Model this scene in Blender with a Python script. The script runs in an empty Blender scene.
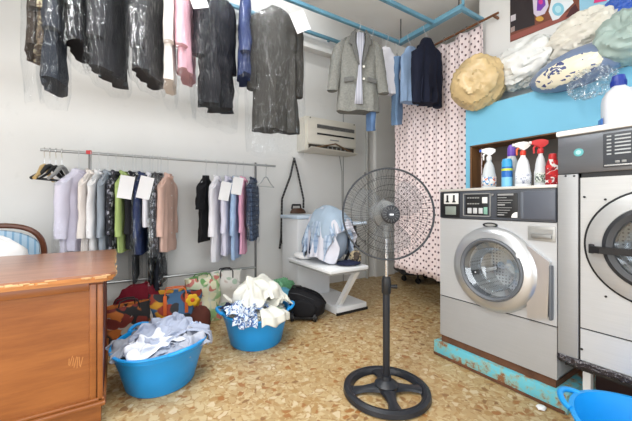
import bpy, bmesh, math, random
from mathutils import Vector, Matrix, noise
random.seed(11)
SC = bpy.context.scene
COL = SC.collection
PI = math.pi
R = math.radians
sin, cos = math.sin, math.cos

# ---------------------------------------------------------------- view geometry of the photograph
YAW = R(32.5)
FWD = (sin(YAW), cos(YAW)); RGT = (cos(YAW), -sin(YAW))
EYE = 1.2; FPX = 315.0; PX0 = 316.0; HORIZON = 204.0


def at(px, py, X=None, Y=None, Z=None):
    """The place on the plane X=, Y= or Z= that a photo pixel shows."""
    dx = (px - PX0) / FPX
    d = (FWD[0] + dx * RGT[0], FWD[1] + dx * RGT[1], -(py - HORIZON) / FPX)
    t = X / d[0] if X is not None else Y / d[1] if Y is not None else (Z - EYE) / d[2]
    return Vector((d[0] * t, d[1] * t, EYE + d[2] * t))


# ---------------------------------------------------------------- materials
def lin(c):
    out = []
    for v in c:
        v = v / 255.0
        out.append(v / 12.92 if v <= 0.04045 else ((v + 0.055) / 1.055) ** 2.4)
    return tuple(out) + (1.0,)


class NT:
    def __init__(self, name):
        self.m = bpy.data.materials.new(name); self.m.use_nodes = True
        self.t = self.m.node_tree; self.t.nodes.clear()
        self.out = self.n('ShaderNodeOutputMaterial')

    def n(self, kind, ins=None, **props):
        nd = self.t.nodes.new(kind)
        for k, v in props.items():
            setattr(nd, k, v)
        for k, v in (ins or {}).items():
            self.put(nd.inputs[k], v)
        return nd

    def put(self, sock, v):
        if isinstance(v, bpy.types.NodeSocket):
            self.t.links.new(v, sock)
        else:
            sock.default_value = v

    def coords(self, kind='Object', scale=(1, 1, 1)):
        tc = self.n('ShaderNodeTexCoord')
        mp = self.n('ShaderNodeMapping', {'Vector': tc.outputs[kind], 'Scale': scale})
        return mp.outputs[0]

    def noise(self, vec, scale, detail=3, rough=.55):
        return self.n('ShaderNodeTexNoise', {'Vector': vec, 'Scale': scale, 'Detail': detail, 'Roughness': rough})

    def ramp(self, fac, stops, interp='LINEAR'):
        r = self.n('ShaderNodeValToRGB', {'Fac': fac})
        r.color_ramp.interpolation = interp
        el = r.color_ramp.elements
        while len(el) < len(stops):
            el.new(0.5)
        for e, (p, c) in zip(el, stops):
            e.position = p; e.color = c
        return r.outputs[0]

    def mix(self, fac, a, b, blend='MIX'):
        m = self.n('ShaderNodeMix', data_type='RGBA', blend_type=blend)
        self.put(m.inputs[0], fac); self.put(m.inputs[6], a); self.put(m.inputs[7], b)
        return m.outputs[2]

    def math(self, op, a, b=0.0):
        m = self.n('ShaderNodeMath', operation=op)
        self.put(m.inputs[0], a); self.put(m.inputs[1], b)
        return m.outputs[0]

    def bsdf(self, color, rough=.5, metal=0.0, bump=None, bstr=.2, bdist=.01, **ins):
        b = self.n('ShaderNodeBsdfPrincipled', {'Base Color': color, 'Roughness': rough, 'Metallic': metal})
        for k, v in ins.items():
            self.put(b.inputs[k.replace('_', ' ')], v)
        if bump is not None:
            bp = self.n('ShaderNodeBump', {'Height': bump, 'Strength': bstr, 'Distance': bdist})
            self.t.links.new(bp.outputs[0], b.inputs['Normal'])
        self.t.links.new(b.outputs[0], self.out.inputs[0])
        return b


MATS = {}


def mat(name, rgb, rough=.5, metal=0.0, var=.06, vs=6, bump=0.0, bs=60, **ins):
    if name in MATS:
        return MATS[name]
    t = NT(name); v = t.coords()
    nz = t.noise(v, vs)
    a = lin([min(255, c * (1 + var)) for c in rgb]); b = lin([c * (1 - var) for c in rgb])
    col = t.mix(nz.outputs[0], b, a)
    bh = t.noise(v, bs, 2).outputs[0] if bump else None
    t.bsdf(col, rough, metal, bh, bump, .004, **ins)
    MATS[name] = t.m
    return t.m


def fabric(name, rgb, var=.10, rough=.85, bump=.25):
    return mat(name, rgb, rough, 0, var, 5, bump, 220, Specular_IOR_Level=.2)


def speckle(name, base, spots, scale=18, cut=.55, rough=.8, base2=None):
    """Printed cloth: patches of other colours on a base."""
    t = NT(name); v = t.coords()
    wob = t.noise(v, scale * .6, 2)
    vv = t.mix(.12, v, wob.outputs[1])
    col = lin(base)
    if base2:
        col = t.mix(t.ramp(t.noise(v, scale * .3, 1).outputs[0], [(.45, (0, 0, 0, 1)), (.55, (1, 1, 1, 1))]), lin(base), lin(base2))
    for i, sp in enumerate(spots):
        mp = t.n('ShaderNodeMapping', {'Vector': vv, 'Location': (i * 3.7, i * 1.9, i * 5.1)})
        vo = t.n('ShaderNodeTexVoronoi', {'Vector': mp.outputs[0], 'Scale': scale * (1 + .25 * i)})
        m = t.ramp(vo.outputs[0], [(cut * .75, (1, 1, 1, 1)), (cut * .85, (0, 0, 0, 1))])
        keep = t.math('GREATER_THAN', t.n('ShaderNodeSeparateColor', {0: vo.outputs[1]}).outputs[0], .42)
        col = t.mix(t.math('MULTIPLY', m, keep), col, lin(sp))
    t.bsdf(col, rough)
    return t.m


def stripes(name, c1, c2, scale, axis=0, sharp=.5, c3=None, rough=.8):
    t = NT(name); v = t.coords()
    sp = t.n('ShaderNodeSeparateXYZ', {0: v})
    def wave(ax, sc):
        s = t.math('SINE', t.math('MULTIPLY', sp.outputs[ax], sc))
        return t.ramp(s, [(sharp - .08, (0, 0, 0, 1)), (sharp + .08, (1, 1, 1, 1))])
    col = t.mix(wave(axis, scale), lin(c1), lin(c2))
    if c3:
        col = t.mix(wave(2, scale * .9), col, lin(c3), 'MULTIPLY')
    t.bsdf(col, rough)
    return t.m


def wood(name, dark, light, rough=.35, scale=1.0, axis='X', coat=.25):
    t = NT(name)
    s = {'X': (1.2, 9, 9), 'Y': (9, 1.2, 9), 'Z': (9, 9, 1.2)}[axis]
    v = t.coords('Object', tuple(k * scale for k in s))
    n1 = t.noise(v, 1.6, 5, .6)
    n2 = t.noise(v, 7, 3, .7)
    f = t.math('ADD', t.math('MULTIPLY', n1.outputs[0], .75), t.math('MULTIPLY', n2.outputs[0], .25))
    col = t.ramp(f, [(.30, lin(dark)), (.68, lin(light))])
    t.bsdf(col, rough, 0, n2.outputs[0], .05, .004, Coat_Weight=coat, Coat_Roughness=.25)
    return t.m


def steel(name, rgb=(208, 210, 212), rough=.46, stretch=(2, 2, 90), metal=.30):
    t = NT(name); v = t.coords('Object', stretch)
    nz = t.noise(v, 2.0, 4)
    big = t.noise(t.coords(), 3.0, 3)
    col = t.mix(nz.outputs[0], lin([c * .93 for c in rgb]), lin(rgb))
    col = t.mix(t.math('MULTIPLY', big.outputs[0], .35), col, lin([c * .8 for c in rgb]))
    rg = t.math('ADD', t.math('MULTIPLY', big.outputs[0], .25), rough - .1)
    t.bsdf(col, rg, metal, nz.outputs[0], .04, .002)
    return t.m


def film(name, amount=.16, tint=(235, 238, 240), vs=26):
    """Clear dry-cleaning film: mostly see-through with glossy creases."""
    t = NT(name); v = t.coords('Object', (1.6, 1.6, .55))
    nz = t.noise(v, vs, 3, .6)
    tr = t.n('ShaderNodeBsdfTransparent', {'Color': (.97, .975, .98, 1)})
    bp = t.n('ShaderNodeBump', {'Height': nz.outputs[0], 'Strength': .9, 'Distance': .02})
    gl = t.n('ShaderNodeBsdfGlossy', {'Color': lin(tint), 'Roughness': .17, 'Normal': bp.outputs[0]})
    lw = t.n('ShaderNodeLayerWeight', {'Blend': .30})
    n2 = t.noise(v, vs * .55, 2, .5)
    thin = t.math('ABSOLUTE', t.math('SUBTRACT', n2.outputs[0], .5))
    crease = t.math('MULTIPLY', t.ramp(thin, [(.0, (1, 1, 1, 1)), (.03, (0, 0, 0, 1))]), t.ramp(t.noise(v, vs * .16, 2).outputs[0], [(.42, (0, 0, 0, 1)), (.62, (1, 1, 1, 1))]))
    patch = t.ramp(nz.outputs[0], [(.56, (0, 0, 0, 1)), (.70, (1, 1, 1, 1))])
    f = t.math('ADD', t.math('MULTIPLY', t.math('POWER', lw.outputs[1], 1.6), amount * 1.3), t.math('MULTIPLY', crease, amount * 1.5))
    f = t.math('ADD', f, t.math('MULTIPLY', patch, amount * 1.1))
    f = t.math('ADD', f, amount * .12)
    mx = t.n('ShaderNodeMixShader', {0: f, 1: tr.outputs[0], 2: gl.outputs[0]})
    t.t.links.new(mx.outputs[0], t.out.inputs[0])
    return t.m


def glow(name, rgb, strength):
    t = NT(name)
    e = t.n('ShaderNodeEmission', {'Color': lin(rgb), 'Strength': strength})
    t.t.links.new(e.outputs[0], t.out.inputs[0])
    return t.m


# ---------------------------------------------------------------- mesh building
class MB:
    def __init__(self):
        self.bm = bmesh.new()

    def box(self, c, s, rot=None, bev=0.0, seg=2):
        M = Matrix.Translation(Vector(c))
        if rot is not None:
            M = M @ (rot if isinstance(rot, Matrix) else Matrix.Rotation(rot, 4, 'Z'))
        M = M @ Matrix.Diagonal((s[0], s[1], s[2], 1))
        vs = bmesh.ops.create_cube(self.bm, size=1, matrix=M)['verts']
        if bev:
            es = list({e for v in vs for e in v.link_edges})
            bmesh.ops.bevel(self.bm, geom=es, offset=bev, segments=seg, affect='EDGES', profile=.5)
        return self

    def span(self, x0, x1, y0, y1, z0, z1, bev=0.0):
        return self.box(((x0 + x1) / 2, (y0 + y1) / 2, (z0 + z1) / 2), (abs(x1 - x0), abs(y1 - y0), abs(z1 - z0)), None, bev)

    def loft(self, rings, closed=True, cap0=True, cap1=True, loop=False):
        vr = [[self.bm.verts.new(p) for p in r] for r in rings]
        k = len(rings[0]); pairs = list(zip(vr[:-1], vr[1:]))
        if loop:
            pairs.append((vr[-1], vr[0]))
        for a, b in pairs:
            for i in range(k if closed else k - 1):
                j = (i + 1) % k
                self.bm.faces.new((a[i], a[j], b[j], b[i]))
        if closed and not loop:
            if cap0: self.bm.faces.new(list(reversed(vr[0])))
            if cap1: self.bm.faces.new(vr[-1])
        return self

    def tube(self, pts, r, n=8, closed=False):
        pts = [Vector(p) for p in pts]; m = len(pts); rings = []; up = None
        for i, p in enumerate(pts):
            if closed:
                d = pts[(i + 1) % m] - pts[i - 1]
            else:
                d = pts[min(i + 1, m - 1)] - pts[max(i - 1, 0)]
            d.normalize()
            if up is None:
                up = Vector((0, 0, 1)) if abs(d.z) < .9 else Vector((1, 0, 0))
            s = d.cross(up)
            if s.length < 1e-5:
                s = d.orthogonal()
            s.normalize(); up = s.cross(d).normalized()
            rr = r[i] if isinstance(r, (list, tuple)) else r
            rings.append([p + (s * cos(2 * PI * k / n) + up * sin(2 * PI * k / n)) * rr for k in range(n)])
        return self.loft(rings, loop=closed)

    def lathe(self, prof, c=(0, 0, 0), axis='Z', n=32, loop=False, cap0=True, cap1=True, arc=None):
        rings = []
        c = Vector(c)
        for r, h in prof:
            ring = []
            for k in range(n):
                a = 2 * PI * k / n
                u, v = r * cos(a), r * sin(a)
                ring.append(c + Vector({'Z': (u, v, h), 'X': (h, u, v), 'Y': (u, h, v)}[axis]))
            rings.append(ring)
        return self.loft(rings, loop=loop, cap0=cap0, cap1=cap1)

    def prism(self, pts, M, th):
        """Outline in the local xy plane of M, thickness th along local z."""
        a = [self.bm.verts.new(M @ Vector((x, y, 0))) for x, y in pts]
        b = [self.bm.verts.new(M @ Vector((x, y, th))) for x, y in pts]
        self.bm.faces.new(list(reversed(a))); self.bm.faces.new(b)
        k = len(pts)
        for i in range(k):
            j = (i + 1) % k
            self.bm.faces.new((a[i], a[j], b[j], b[i]))
        return self

    def blob(self, c, rad, fn=None, nu=40, nv=24, M=None):
        c = Vector(c); rings = []
        for j in range(1, nv):
            th = PI * j / nv; ring = []
            for i in range(nu):
                ph = 2 * PI * i / nu
                d = Vector((sin(th) * cos(ph), sin(th) * sin(ph), cos(th)))
                k = fn(d) if fn else 1.0
                p = Vector((d.x * rad[0] * k, d.y * rad[1] * k, d.z * rad[2] * k))
                ring.append(c + (M @ p if M else p))
            rings.append(ring)
        return self.loft(rings)

    def sheet(self, grid):
        vr = [[self.bm.verts.new(p) for p in r] for r in grid]
        for a, b in zip(vr[:-1], vr[1:]):
            for i in range(len(a) - 1):
                self.bm.faces.new((a[i], a[i + 1], b[i + 1], b[i]))
        return self

    def build(self, name, m, parent=None, smooth=True, ang=38, w=False, solid=0.0):
        bm = self.bm
        bmesh.ops.remove_doubles(bm, verts=bm.verts, dist=2e-6)
        bmesh.ops.recalc_face_normals(bm, faces=bm.faces)
        if w and parent is not None:
            off = Vector(); q = parent
            while q is not None:
                off += q.location; q = q.parent
            bmesh.ops.translate(bm, verts=bm.verts, vec=-off)
        if smooth:
            for f in bm.faces:
                f.smooth = True
            lim = R(ang)
            for e in bm.edges:
                if len(e.link_faces) == 2 and e.calc_face_angle(0) > lim:
                    e.smooth = False
        me = bpy.data.meshes.new(name); bm.to_mesh(me); bm.free()
        o = bpy.data.objects.new(name, me); COL.objects.link(o)
        me.materials.append(m)
        if parent is not None:
            o.parent = parent
        if solid:
            md = o.modifiers.new('thickness', 'SOLIDIFY'); md.thickness = solid; md.offset = 0
        return o


def merge(a, b):
    """Print b onto a: one mesh, b keeps its own material."""
    bm = bmesh.new(); bm.from_mesh(a.data); n0 = len(bm.faces); bm.from_mesh(b.data); bm.faces.ensure_lookup_table()
    for f in bm.faces[n0:]:
        f.material_index = 1
    bm.to_mesh(a.data); bm.free(); a.data.materials.append(b.data.materials[0])
    bpy.data.objects.remove(b)
    return a


def tag(o, label, cat, group=None):
    o['label'] = label; o['category'] = cat
    if group: o['group'] = group
    return o


def thing(name, label, cat, loc=(0, 0, 0), rz=0.0, group=None):
    o = bpy.data.objects.new(name, None); COL.objects.link(o)
    o.empty_display_size = .05
    o.location = loc; o.rotation_euler = (0, 0, rz)
    return tag(o, label, cat, group)


def struct(o):
    o['kind'] = 'structure'
    return o


def nz(x, y=0.0, z=0.0):
    return noise.noise(Vector((x, y, z)))


# ---------------------------------------------------------------- shared materials
def wall_mat(name, rgb, blot=.05):
    t = NT(name); v = t.coords()
    big = t.noise(v, .9, 4, .6); fine = t.noise(v, 30, 3)
    col = t.mix(big.outputs[0], lin([c * (1 - blot) for c in rgb]), lin([min(255, c * (1 + blot * .6)) for c in rgb]))
    scuff = t.ramp(t.noise(v, 5, 6, .7).outputs[0], [(.62, (0, 0, 0, 1)), (.75, (1, 1, 1, 1))])
    col = t.mix(t.math('MULTIPLY', scuff, .18), col, lin([c * .78 for c in rgb]))
    t.bsdf(col, .75, 0, fine.outputs[0], .08, .003)
    return t.m


def floor_mat():
    t = NT('terrazzo'); v = t.coords('Object', (1, 1, 0.001))
    wob = t.noise(v, 9, 2)
    vv = t.mix(.06, v, wob.outputs[1])
    cells = t.n('ShaderNodeTexVoronoi', {'Vector': vv, 'Scale': 27.0, 'Randomness': 1.0})
    edge = t.n('ShaderNodeTexVoronoi', {'Vector': vv, 'Scale': 27.0, 'Randomness': 1.0}, feature='DISTANCE_TO_EDGE')
    rnd = t.n('ShaderNodeSeparateColor', {0: cells.outputs[1]})
    chips = t.ramp(rnd.outputs[0], [(0.0, lin((196, 170, 126))), (.24, lin((216, 196, 156))), (.42, lin((186, 152, 102))),
                                    (.56, lin((206, 182, 138))), (.76, lin((170, 118, 68))), (.84, lin((226, 210, 178))),
                                    (.94, lin((150, 112, 74)))], 'CONSTANT')
    grout = t.ramp(edge.outputs[0], [(.04, (1, 1, 1, 1)), (.16, (0, 0, 0, 1))])
    small = t.n('ShaderNodeTexVoronoi', {'Vector': vv, 'Scale': 62.0})
    sm = t.ramp(t.n('ShaderNodeSeparateColor', {0: small.outputs[1]}).outputs[0],
                [(0, lin((200, 172, 126))), (.4, lin((180, 146, 98))), (.75, lin((214, 196, 156)))], 'CONSTANT')
    col = t.mix(grout, chips, sm)
    dirt = t.noise(v, 1.3, 4)
    col = t.mix(t.math('MULTIPLY', dirt.outputs[0], .30), col, lin((160, 122, 78)))
    col = t.mix(1.0, col, (.86, .84, .80, 1), 'MULTIPLY')
    t.bsdf(col, .38, 0, None, Specular_IOR_Level=.35)
    return t.m


M_WALL = wall_mat('wall_paint', (230, 230, 228))
M_WALLR = wall_mat('wall_paint_white', (236, 236, 234), .03)
M_CEIL = wall_mat('ceiling_paint', (236, 235, 231), .03)
M_FLOOR = floor_mat()
M_BLUEWALL = mat('blue_wall_paint', (120, 192, 222), .5, 0, .04, 2)
M_RAIL = mat('blue_rail_paint', (106, 158, 182), .45, 0, .12, 9)
M_STEEL = steel('brushed_steel')
M_STEELD = steel('worn_steel_panel', (188, 189, 190), .42)
M_CHROME = mat('chrome', (205, 205, 205), .18, 1.0, .02)
M_CONSOLE = mat('charcoal_console', (70, 74, 82), .4, 0, .05)
M_BLACK = mat('black_plastic', (24, 25, 28), .42, 0, .1)
M_BLACKS = mat('black_rubber', (18, 18, 20), .6, 0, .1)
M_WHITEP = mat('white_plastic', (232, 232, 230), .4, 0, .03)
M_GREYP = mat('grey_plastic', (150, 150, 148), .45, 0, .05)
M_PAPER = mat('white_paper', (244, 244, 246), .7, 0, .01)
M_BASKET = mat('blue_tub_plastic', (20, 146, 220), .36, 0, .05, 4)
M_FILM = film('clear_film', .10)
M_FILMH = film('clear_film_heavy', .24)
M_DARKMETAL = mat('dark_metal', (60, 60, 62), .4, .8, .05)
M_BROWNROD = mat('rusty_brown_rod', (120, 78, 50), .55, .2, .15)

# ================================================================ CLOTH THAT IS DROPPED AND SETTLES INTO FOLDS
def settle(rows_in, supports, frames=36, bend=.4, pin=None, gap=.0045):
    """Let a pleated sheet fall on the support meshes; returns the settled rows of points."""
    n_ = len(rows_in[0])
    bq = MB().sheet(rows_in); me = bpy.data.meshes.new('sheet'); bq.bm.verts.index_update(); bq.bm.to_mesh(me); bq.bm.free()
    o = bpy.data.objects.new('sheet', me); COL.objects.link(o); held = []
    for s in supports:
        bmesh.ops.remove_doubles(s.bm, verts=s.bm.verts, dist=1e-5)
        bmesh.ops.recalc_face_normals(s.bm, faces=s.bm.faces)
        cm = bpy.data.meshes.new('support'); s.bm.to_mesh(cm); s.bm.free()
        c = bpy.data.objects.new('support', cm); COL.objects.link(c)
        c.modifiers.new('c', 'COLLISION'); k = c.collision
        k.thickness_outer = .004; k.cloth_friction = 12; k.damping = .3; k.use_culling = False
        held.append(c)
    md = o.modifiers.new('c', 'CLOTH'); a = md.settings; b_ = md.collision_settings
    a.quality = 6; a.mass = .25; a.bending_stiffness = bend; a.tension_stiffness = 12; a.compression_stiffness = 10; a.shear_stiffness = 4
    a.air_damping = 2.0; a.tension_damping = 8; a.compression_damping = 8
    b_.collision_quality = 3; b_.distance_min = .004; b_.friction = 10
    b_.use_self_collision = True; b_.self_distance_min = gap; b_.self_friction = 6
    if pin:
        vg = o.vertex_groups.new(name='pin'); vg.add([i * n_ + j for i, j in pin], 1.0, 'REPLACE'); a.vertex_group_mass = 'pin'
    md.point_cache.frame_start = 1; md.point_cache.frame_end = frames + 5
    for f in range(1, frames + 1):
        SC.frame_set(f)
    ev = o.evaluated_get(bpy.context.evaluated_depsgraph_get()); m2 = ev.to_mesh()
    pts = [v_.co.copy() for v_ in m2.vertices]; ev.to_mesh_clear()
    SC.frame_set(1)
    bpy.data.objects.remove(o)
    for c in held:
        bpy.data.objects.remove(c)
    return [pts[i * n_:(i + 1) * n_] for i in range(len(rows_in))]


def pleated(w, h, nu, nv, seed, squeeze, amp, rot, z, waves):
    """A sheet w x h pushed together into loose pleats above the origin."""
    out = []; cr, sr = cos(rot), sin(rot)
    for i in range(nv):
        row = []
        for j in range(nu):
            u, v_ = j / (nu - 1) - .5, i / (nv - 1) - .5
            x = u * w * squeeze + .03 * nz(u * 4, v_ * 4 + seed, 1); y = v_ * h * squeeze + .03 * nz(u * 4 + seed, v_ * 4, 7)
            zz = amp * sin(u * 2 * PI * waves + 3 * nz(u * 2 + seed, v_ * 2) + seed) + amp * .9 * sin(v_ * 2 * PI * waves * .8 + 3 * nz(u * 2, v_ * 2 + seed)) + amp * .8 * nz(u * 6 + seed, v_ * 6, 2)
            row.append(Vector((x * cr - y * sr, x * sr + y * cr, z + zz)))
        out.append(row)
    return out


FOLDS = {}
def tub_form(): return MB().lathe([(.0, .01), (.2, .01), (.26, .2), (.272, .27), (.285, .285), (.30, .285), (.29, .2), (.23, .0)], (0, 0, 0), 'Z', 40, cap0=False, cap1=False)
for key, w_, h_, sd_, rot_, sq_f, zm in (('heap_a', .66, .52, 1.1, .3, .60, .13), ('heap_b', .66, .50, 2.2, 1.0, .6, .135), ('heap_c', .58, .5, 5.2, 1.7, .6, .13),
                                         ('heap_d', .66, .48, 3.1, .2, .58, .14), ('heap_e', .74, .58, 4.4, .6, .54, .15), ('heap_f', .56, .48, 7.4, 2.2, .62, .14),
                                         ('linen_a', .4, .4, 8.1, .3, .5, .14), ('linen_b', .68, .54, 2.7, .5, .52, .15), ('linen_c', .66, .58, 6.2, 1.4, .52, .15), ('linen_d', .98, .88, 3.3, .2, .5, .20)):
    sup = [MB().blob((0, 0, .17), (.25, .25, min(zm, .15)), None, 28, 16), tub_form()]
    if zm > .155:
        sup.append(MB().blob((0, 0, .25), (.18, .17, .16), None, 28, 16))
    big = key == 'linen_d'
    FOLDS[key] = settle(pleated(w_, h_, 38 if big else 32, 34 if big else 28, sd_, sq_f, .027, rot_, .28 + zm, 3.2), sup)
FX, FY, FZ = .17, .25, .285
for key, w_, h_, ox, oy, sd_, k_ in (('drape_a', 1.0, .62, -.06, .14, 1.0, .004), ('drape_b', 1.25, .95, .02, .03, 2.0, .010), ('drape_c', 1.25, .64, -.03, -.10, 3.0, .018), ('drape_d', 1.0, .52, .06, -.05, 4.0, .026)):
    rows_ = pleated(w_, h_, 34, 28, sd_, .86, .009, .18 * (sd_ - 2), 0, 2.8); hold = []
    for i, r in enumerate(rows_):
        for j, p_ in enumerate(r):
            p_.x += ox; p_.y += oy
            q_ = (abs(p_.x) / (FX + k_)) ** 2.5 + (abs(p_.y) / (FY + k_)) ** 2.5
            p_.z += (FZ + k_) * max(.25, 1 - q_) ** .4 + .014
            if q_ < .12 and abs(p_.x) < .05: hold.append((i, j))
    form = lambda d: (abs(d.x) ** 2.5 + abs(d.y) ** 2.5 + abs(d.z) ** 2.5) ** -.4
    FOLDS[key] = settle(rows_, [MB().blob((0, 0, 0), (FX + k_, FY + k_, FZ + k_), form, 32, 20), MB().span(-.6, .6, -.7, .7, -.32, -.272)], 34, .3, hold, .004)


def cloth_piece(name, label, cat, key, m, group, x, y, dz=0.0, spin=0.0, sub=1, sc=(1, 1, 1), home=None):
    """Lay a settled cloth with its middle over (x, y)."""
    grid = FOLDS[key]
    cen = sum((p_ for r in grid for p_ in r), Vector()) / (len(grid) * len(grid[0]))
    o = MB().sheet([[Vector(((p_.x - cen.x) * sc[0], (p_.y - cen.y) * sc[1], (p_.z - cen.z) * sc[2])) for p_ in r] for r in grid]).build(name, m, ang=180, solid=.004)
    o.location = (x, y, cen.z * sc[2] + dz) if home is None else cen + Vector(home)
    o.rotation_euler.z = spin
    sb = o.modifiers.new('smooth', 'SUBSURF'); sb.levels = sb.render_levels = sub
    return tag(o, label, cat, group)

# ================================================================ THE SETTING
struct(MB().span(-2.6, 4.9, -2.4, 4.0, -.1, 0).build('floor', M_FLOOR, smooth=False))
struct(MB().span(-2.7, 5.0, 3.9, 4.05, -.1, 4.4).build('wall_back', M_WALL, smooth=False))
struct(MB().span(-2.75, -2.6, -2.5, 4.0, -.1, 4.4).build('wall_left', M_WALL, smooth=False))
struct(MB().span(3.02, 3.17, -2.4, 1.75, -.1, 3.3).build('wall_right', M_WALLR, smooth=False))
struct(MB().span(3.17, 4.95, 1.6, 1.75, -.1, 3.3).build('wall_alcove', M_WALL, smooth=False))
struct(MB().span(4.8, 4.95, 1.75, 3.95, -.1, 3.3).build('wall_alcove_end', M_WALL, smooth=False))
b = MB()
b.span(-2.7, 3.1, -2.55, -2.4, -.1, .15).span(-2.7, 3.1, -2.55, -2.4, 2.85, 3.3)
b.span(-2.7, -2.3, -2.55, -2.4, .15, 2.85).span(2.7, 3.1, -2.55, -2.4, .15, 2.85)
struct(b.build('wall_front', M_WALL, smooth=False))
b = MB()
for x in (-2.3, -.66, .98, 2.64):
    b.span(x, x + .06, -2.52, -2.44, .15, 2.85)
b.span(-2.3, 2.7, -2.52, -2.44, .15, .21).span(-2.3, 2.7, -2.52, -2.44, 2.79, 2.85)
struct(b.build('window_1', M_GREYP, smooth=False))
b = MB()
b.span(-2.6, 4.9, -2.4, 2.85, 3.25, 3.35).span(3.7, 4.9, 2.85, 3.95, 3.25, 3.35)
struct(b.build('ceiling', M_CEIL, smooth=False))
b = MB()
b.span(-2.7, 3.8, 2.75, 3.95, 4.3, 4.4).span(-2.7, 3.8, 2.75, 2.85, 3.35, 4.3).span(3.7, 3.8, 2.85, 3.9, 3.35, 4.3)
struct(b.build('ceiling_raised', M_WALLR, smooth=False))
struct(MB().span(-2.6, 3.7, 3.78, 3.9, 3.40, 4.3).build('trim_1', M_WALLR, smooth=False))           # bulkhead over the back wall
b = MB().span(3.62, 4.05, 3.84, 3.9, 0, 3.25)
struct(b.build('trim_2', M_WALLR, smooth=False))                                                      # shallow pilaster
struct(MB().tube([(2.985, 3.897, .0), (2.985, 3.897, 3.4)], .007, 6).build('trim_3', M_GREYP))       # cable cover on the wall
# blue built-in panel with the niche and the ledge of the duvets
b = MB()
b.span(2.76, 3.02, 1.69, 1.73, 0, 2.08).span(2.76, 3.02, -1.2, 1.69, 1.735, 2.08)
b.span(2.76, 3.02, -1.2, 1.69, 0, 1.29).span(2.76, 3.02, -1.2, .5, 1.29, 1.735)
struct(b.build('trim_4', M_BLUEWALL, smooth=False))
M_NICHE = wood('niche_brown_board', (92, 60, 34), (140, 96, 56), .6, 1, 'Z', 0)
M_NICHEB = mat('niche_dark_grey', (92, 84, 78), .7, 0, .08, 3)
struct(MB().span(2.765, 3.0, 1.675, 1.69, 1.29, 1.735).span(2.765, 3.0, .5, 1.69, 1.725, 1.735).build('trim_5', M_NICHE, smooth=False))
struct(MB().span(2.985, 3.015, .5, 1.675, 1.29, 1.735).build('trim_6', M_NICHEB, smooth=False))

# exposed pipe on the back wall
t = thing('wall_pipe', 'thin grey vertical pipe running up the back wall behind the pedestal fan', 'pipe', (3.44, 3.86, 0))
MB().tube([(0, 0, 0), (0, 0, 3.38)], .022, 12).build('pipe_tube', mat('pipe_paint', (190, 190, 186), .5), t)
b = MB()
for z in (.6, 1.7, 2.7):
    b.box((0, .02, z), (.07, .04, .03), None, .005)
b.build('clamp', M_GREYP, t)

# ================================================================ BLUE HANGING RAILS
RB_Y, RB_Z, RD_X = 2.45, 2.99, 2.67
t = thing('hanging_rail_frame', 'blue painted rail frame hung under the ceiling above the garments', 'clothes rail', (RD_X, RB_Y, 2.96))
MB().span(-1.6, RD_X, RB_Y - .017, RB_Y + .017, RB_Z - .017, RB_Z + .017, .003).build('rail', M_RAIL, t, w=True)
MB().span(-1.6, RD_X, 1.985, 2.02, RB_Z - .017, RB_Z + .017, .003).build('rail', M_RAIL, t, w=True)
MB().span(RD_X - .03, RD_X + .03, 1.70, 2.47, RB_Z - .02, RB_Z + .025, .003).build('rail', M_RAIL, t, w=True)
MB().span(RD_X - .02, 3.02, 1.70, 1.735, RB_Z - .017, RB_Z + .017, .003).build('rail', M_RAIL, t, w=True)
for (x, y) in ((-.4, 2.45), (1.5, 2.0), (RD_X, 1.74), (RD_X, 2.44), (-.4, 2.0)):
    MB().tube([(x, y, RB_Z), (x, y, 3.25)], .006, 6).build('drop_rod', M_DARKMETAL, t, w=True)
MB().tube([(RD_X, 1.70, RB_Z + .02), (RD_X, 1.70, RB_Z + .09)], .014, 8).build('post_stub', M_RAIL, t, w=True)
t = thing('wall_rail', 'blue painted rail fixed high on the back wall behind the long black coat', 'clothes rail', (1.0, 3.72, 3.57))
MB().span(-1.2, 2.95, 3.70, 3.74, 3.555, 3.595, .004).build('rail', M_RAIL, t, w=True)
for x in (-.8, .9, 2.6):
    MB().span(x, x + .03, 3.72, 3.78, 3.56, 3.59).build('bracket', M_RAIL, t, w=True)

# ================================================================ SPOTTED CURTAIN AND ITS ROD
CX_ = 2.93
t = thing('curtain_rod', 'rusty brown rod carrying the spotted curtain, fixed past the white wall corner', 'curtain rod', (CX_, 2.2, 2.93))
MB().tube([(CX_, 1.52, 2.935), (CX_, 2.9, 2.925)], .011, 10).build('rod', M_BROWNROD, t, w=True)
MB().span(CX_, 3.02, 1.56, 1.575, 2.925, 2.945).build('bracket', M_BROWNROD, t, w=True)
n_ = NT('spotted_cotton')
uv = n_.n('ShaderNodeTexCoord').outputs['UV']
mp1 = n_.n('ShaderNodeMapping', {'Vector': uv, 'Scale': (1, 1, 1)})
mp2 = n_.n('ShaderNodeMapping', {'Vector': uv, 'Location': (.5, .5, 0)})
ds = []
for mp_ in (mp1, mp2):
    ds.append(n_.n('ShaderNodeTexVoronoi', {'Vector': mp_.outputs[0], 'Scale': 1.0, 'Randomness': 0.0}, voronoi_dimensions='2D').outputs[0])
dm = n_.math('MINIMUM', ds[0], ds[1])
dot = n_.ramp(dm, [(.11, (1, 1, 1, 1)), (.175, (0, 0, 0, 1))])
n_.bsdf(n_.mix(dot, lin((240, 224, 224)), lin((84, 56, 66))), .85)
M_CURTAIN = n_.m


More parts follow.
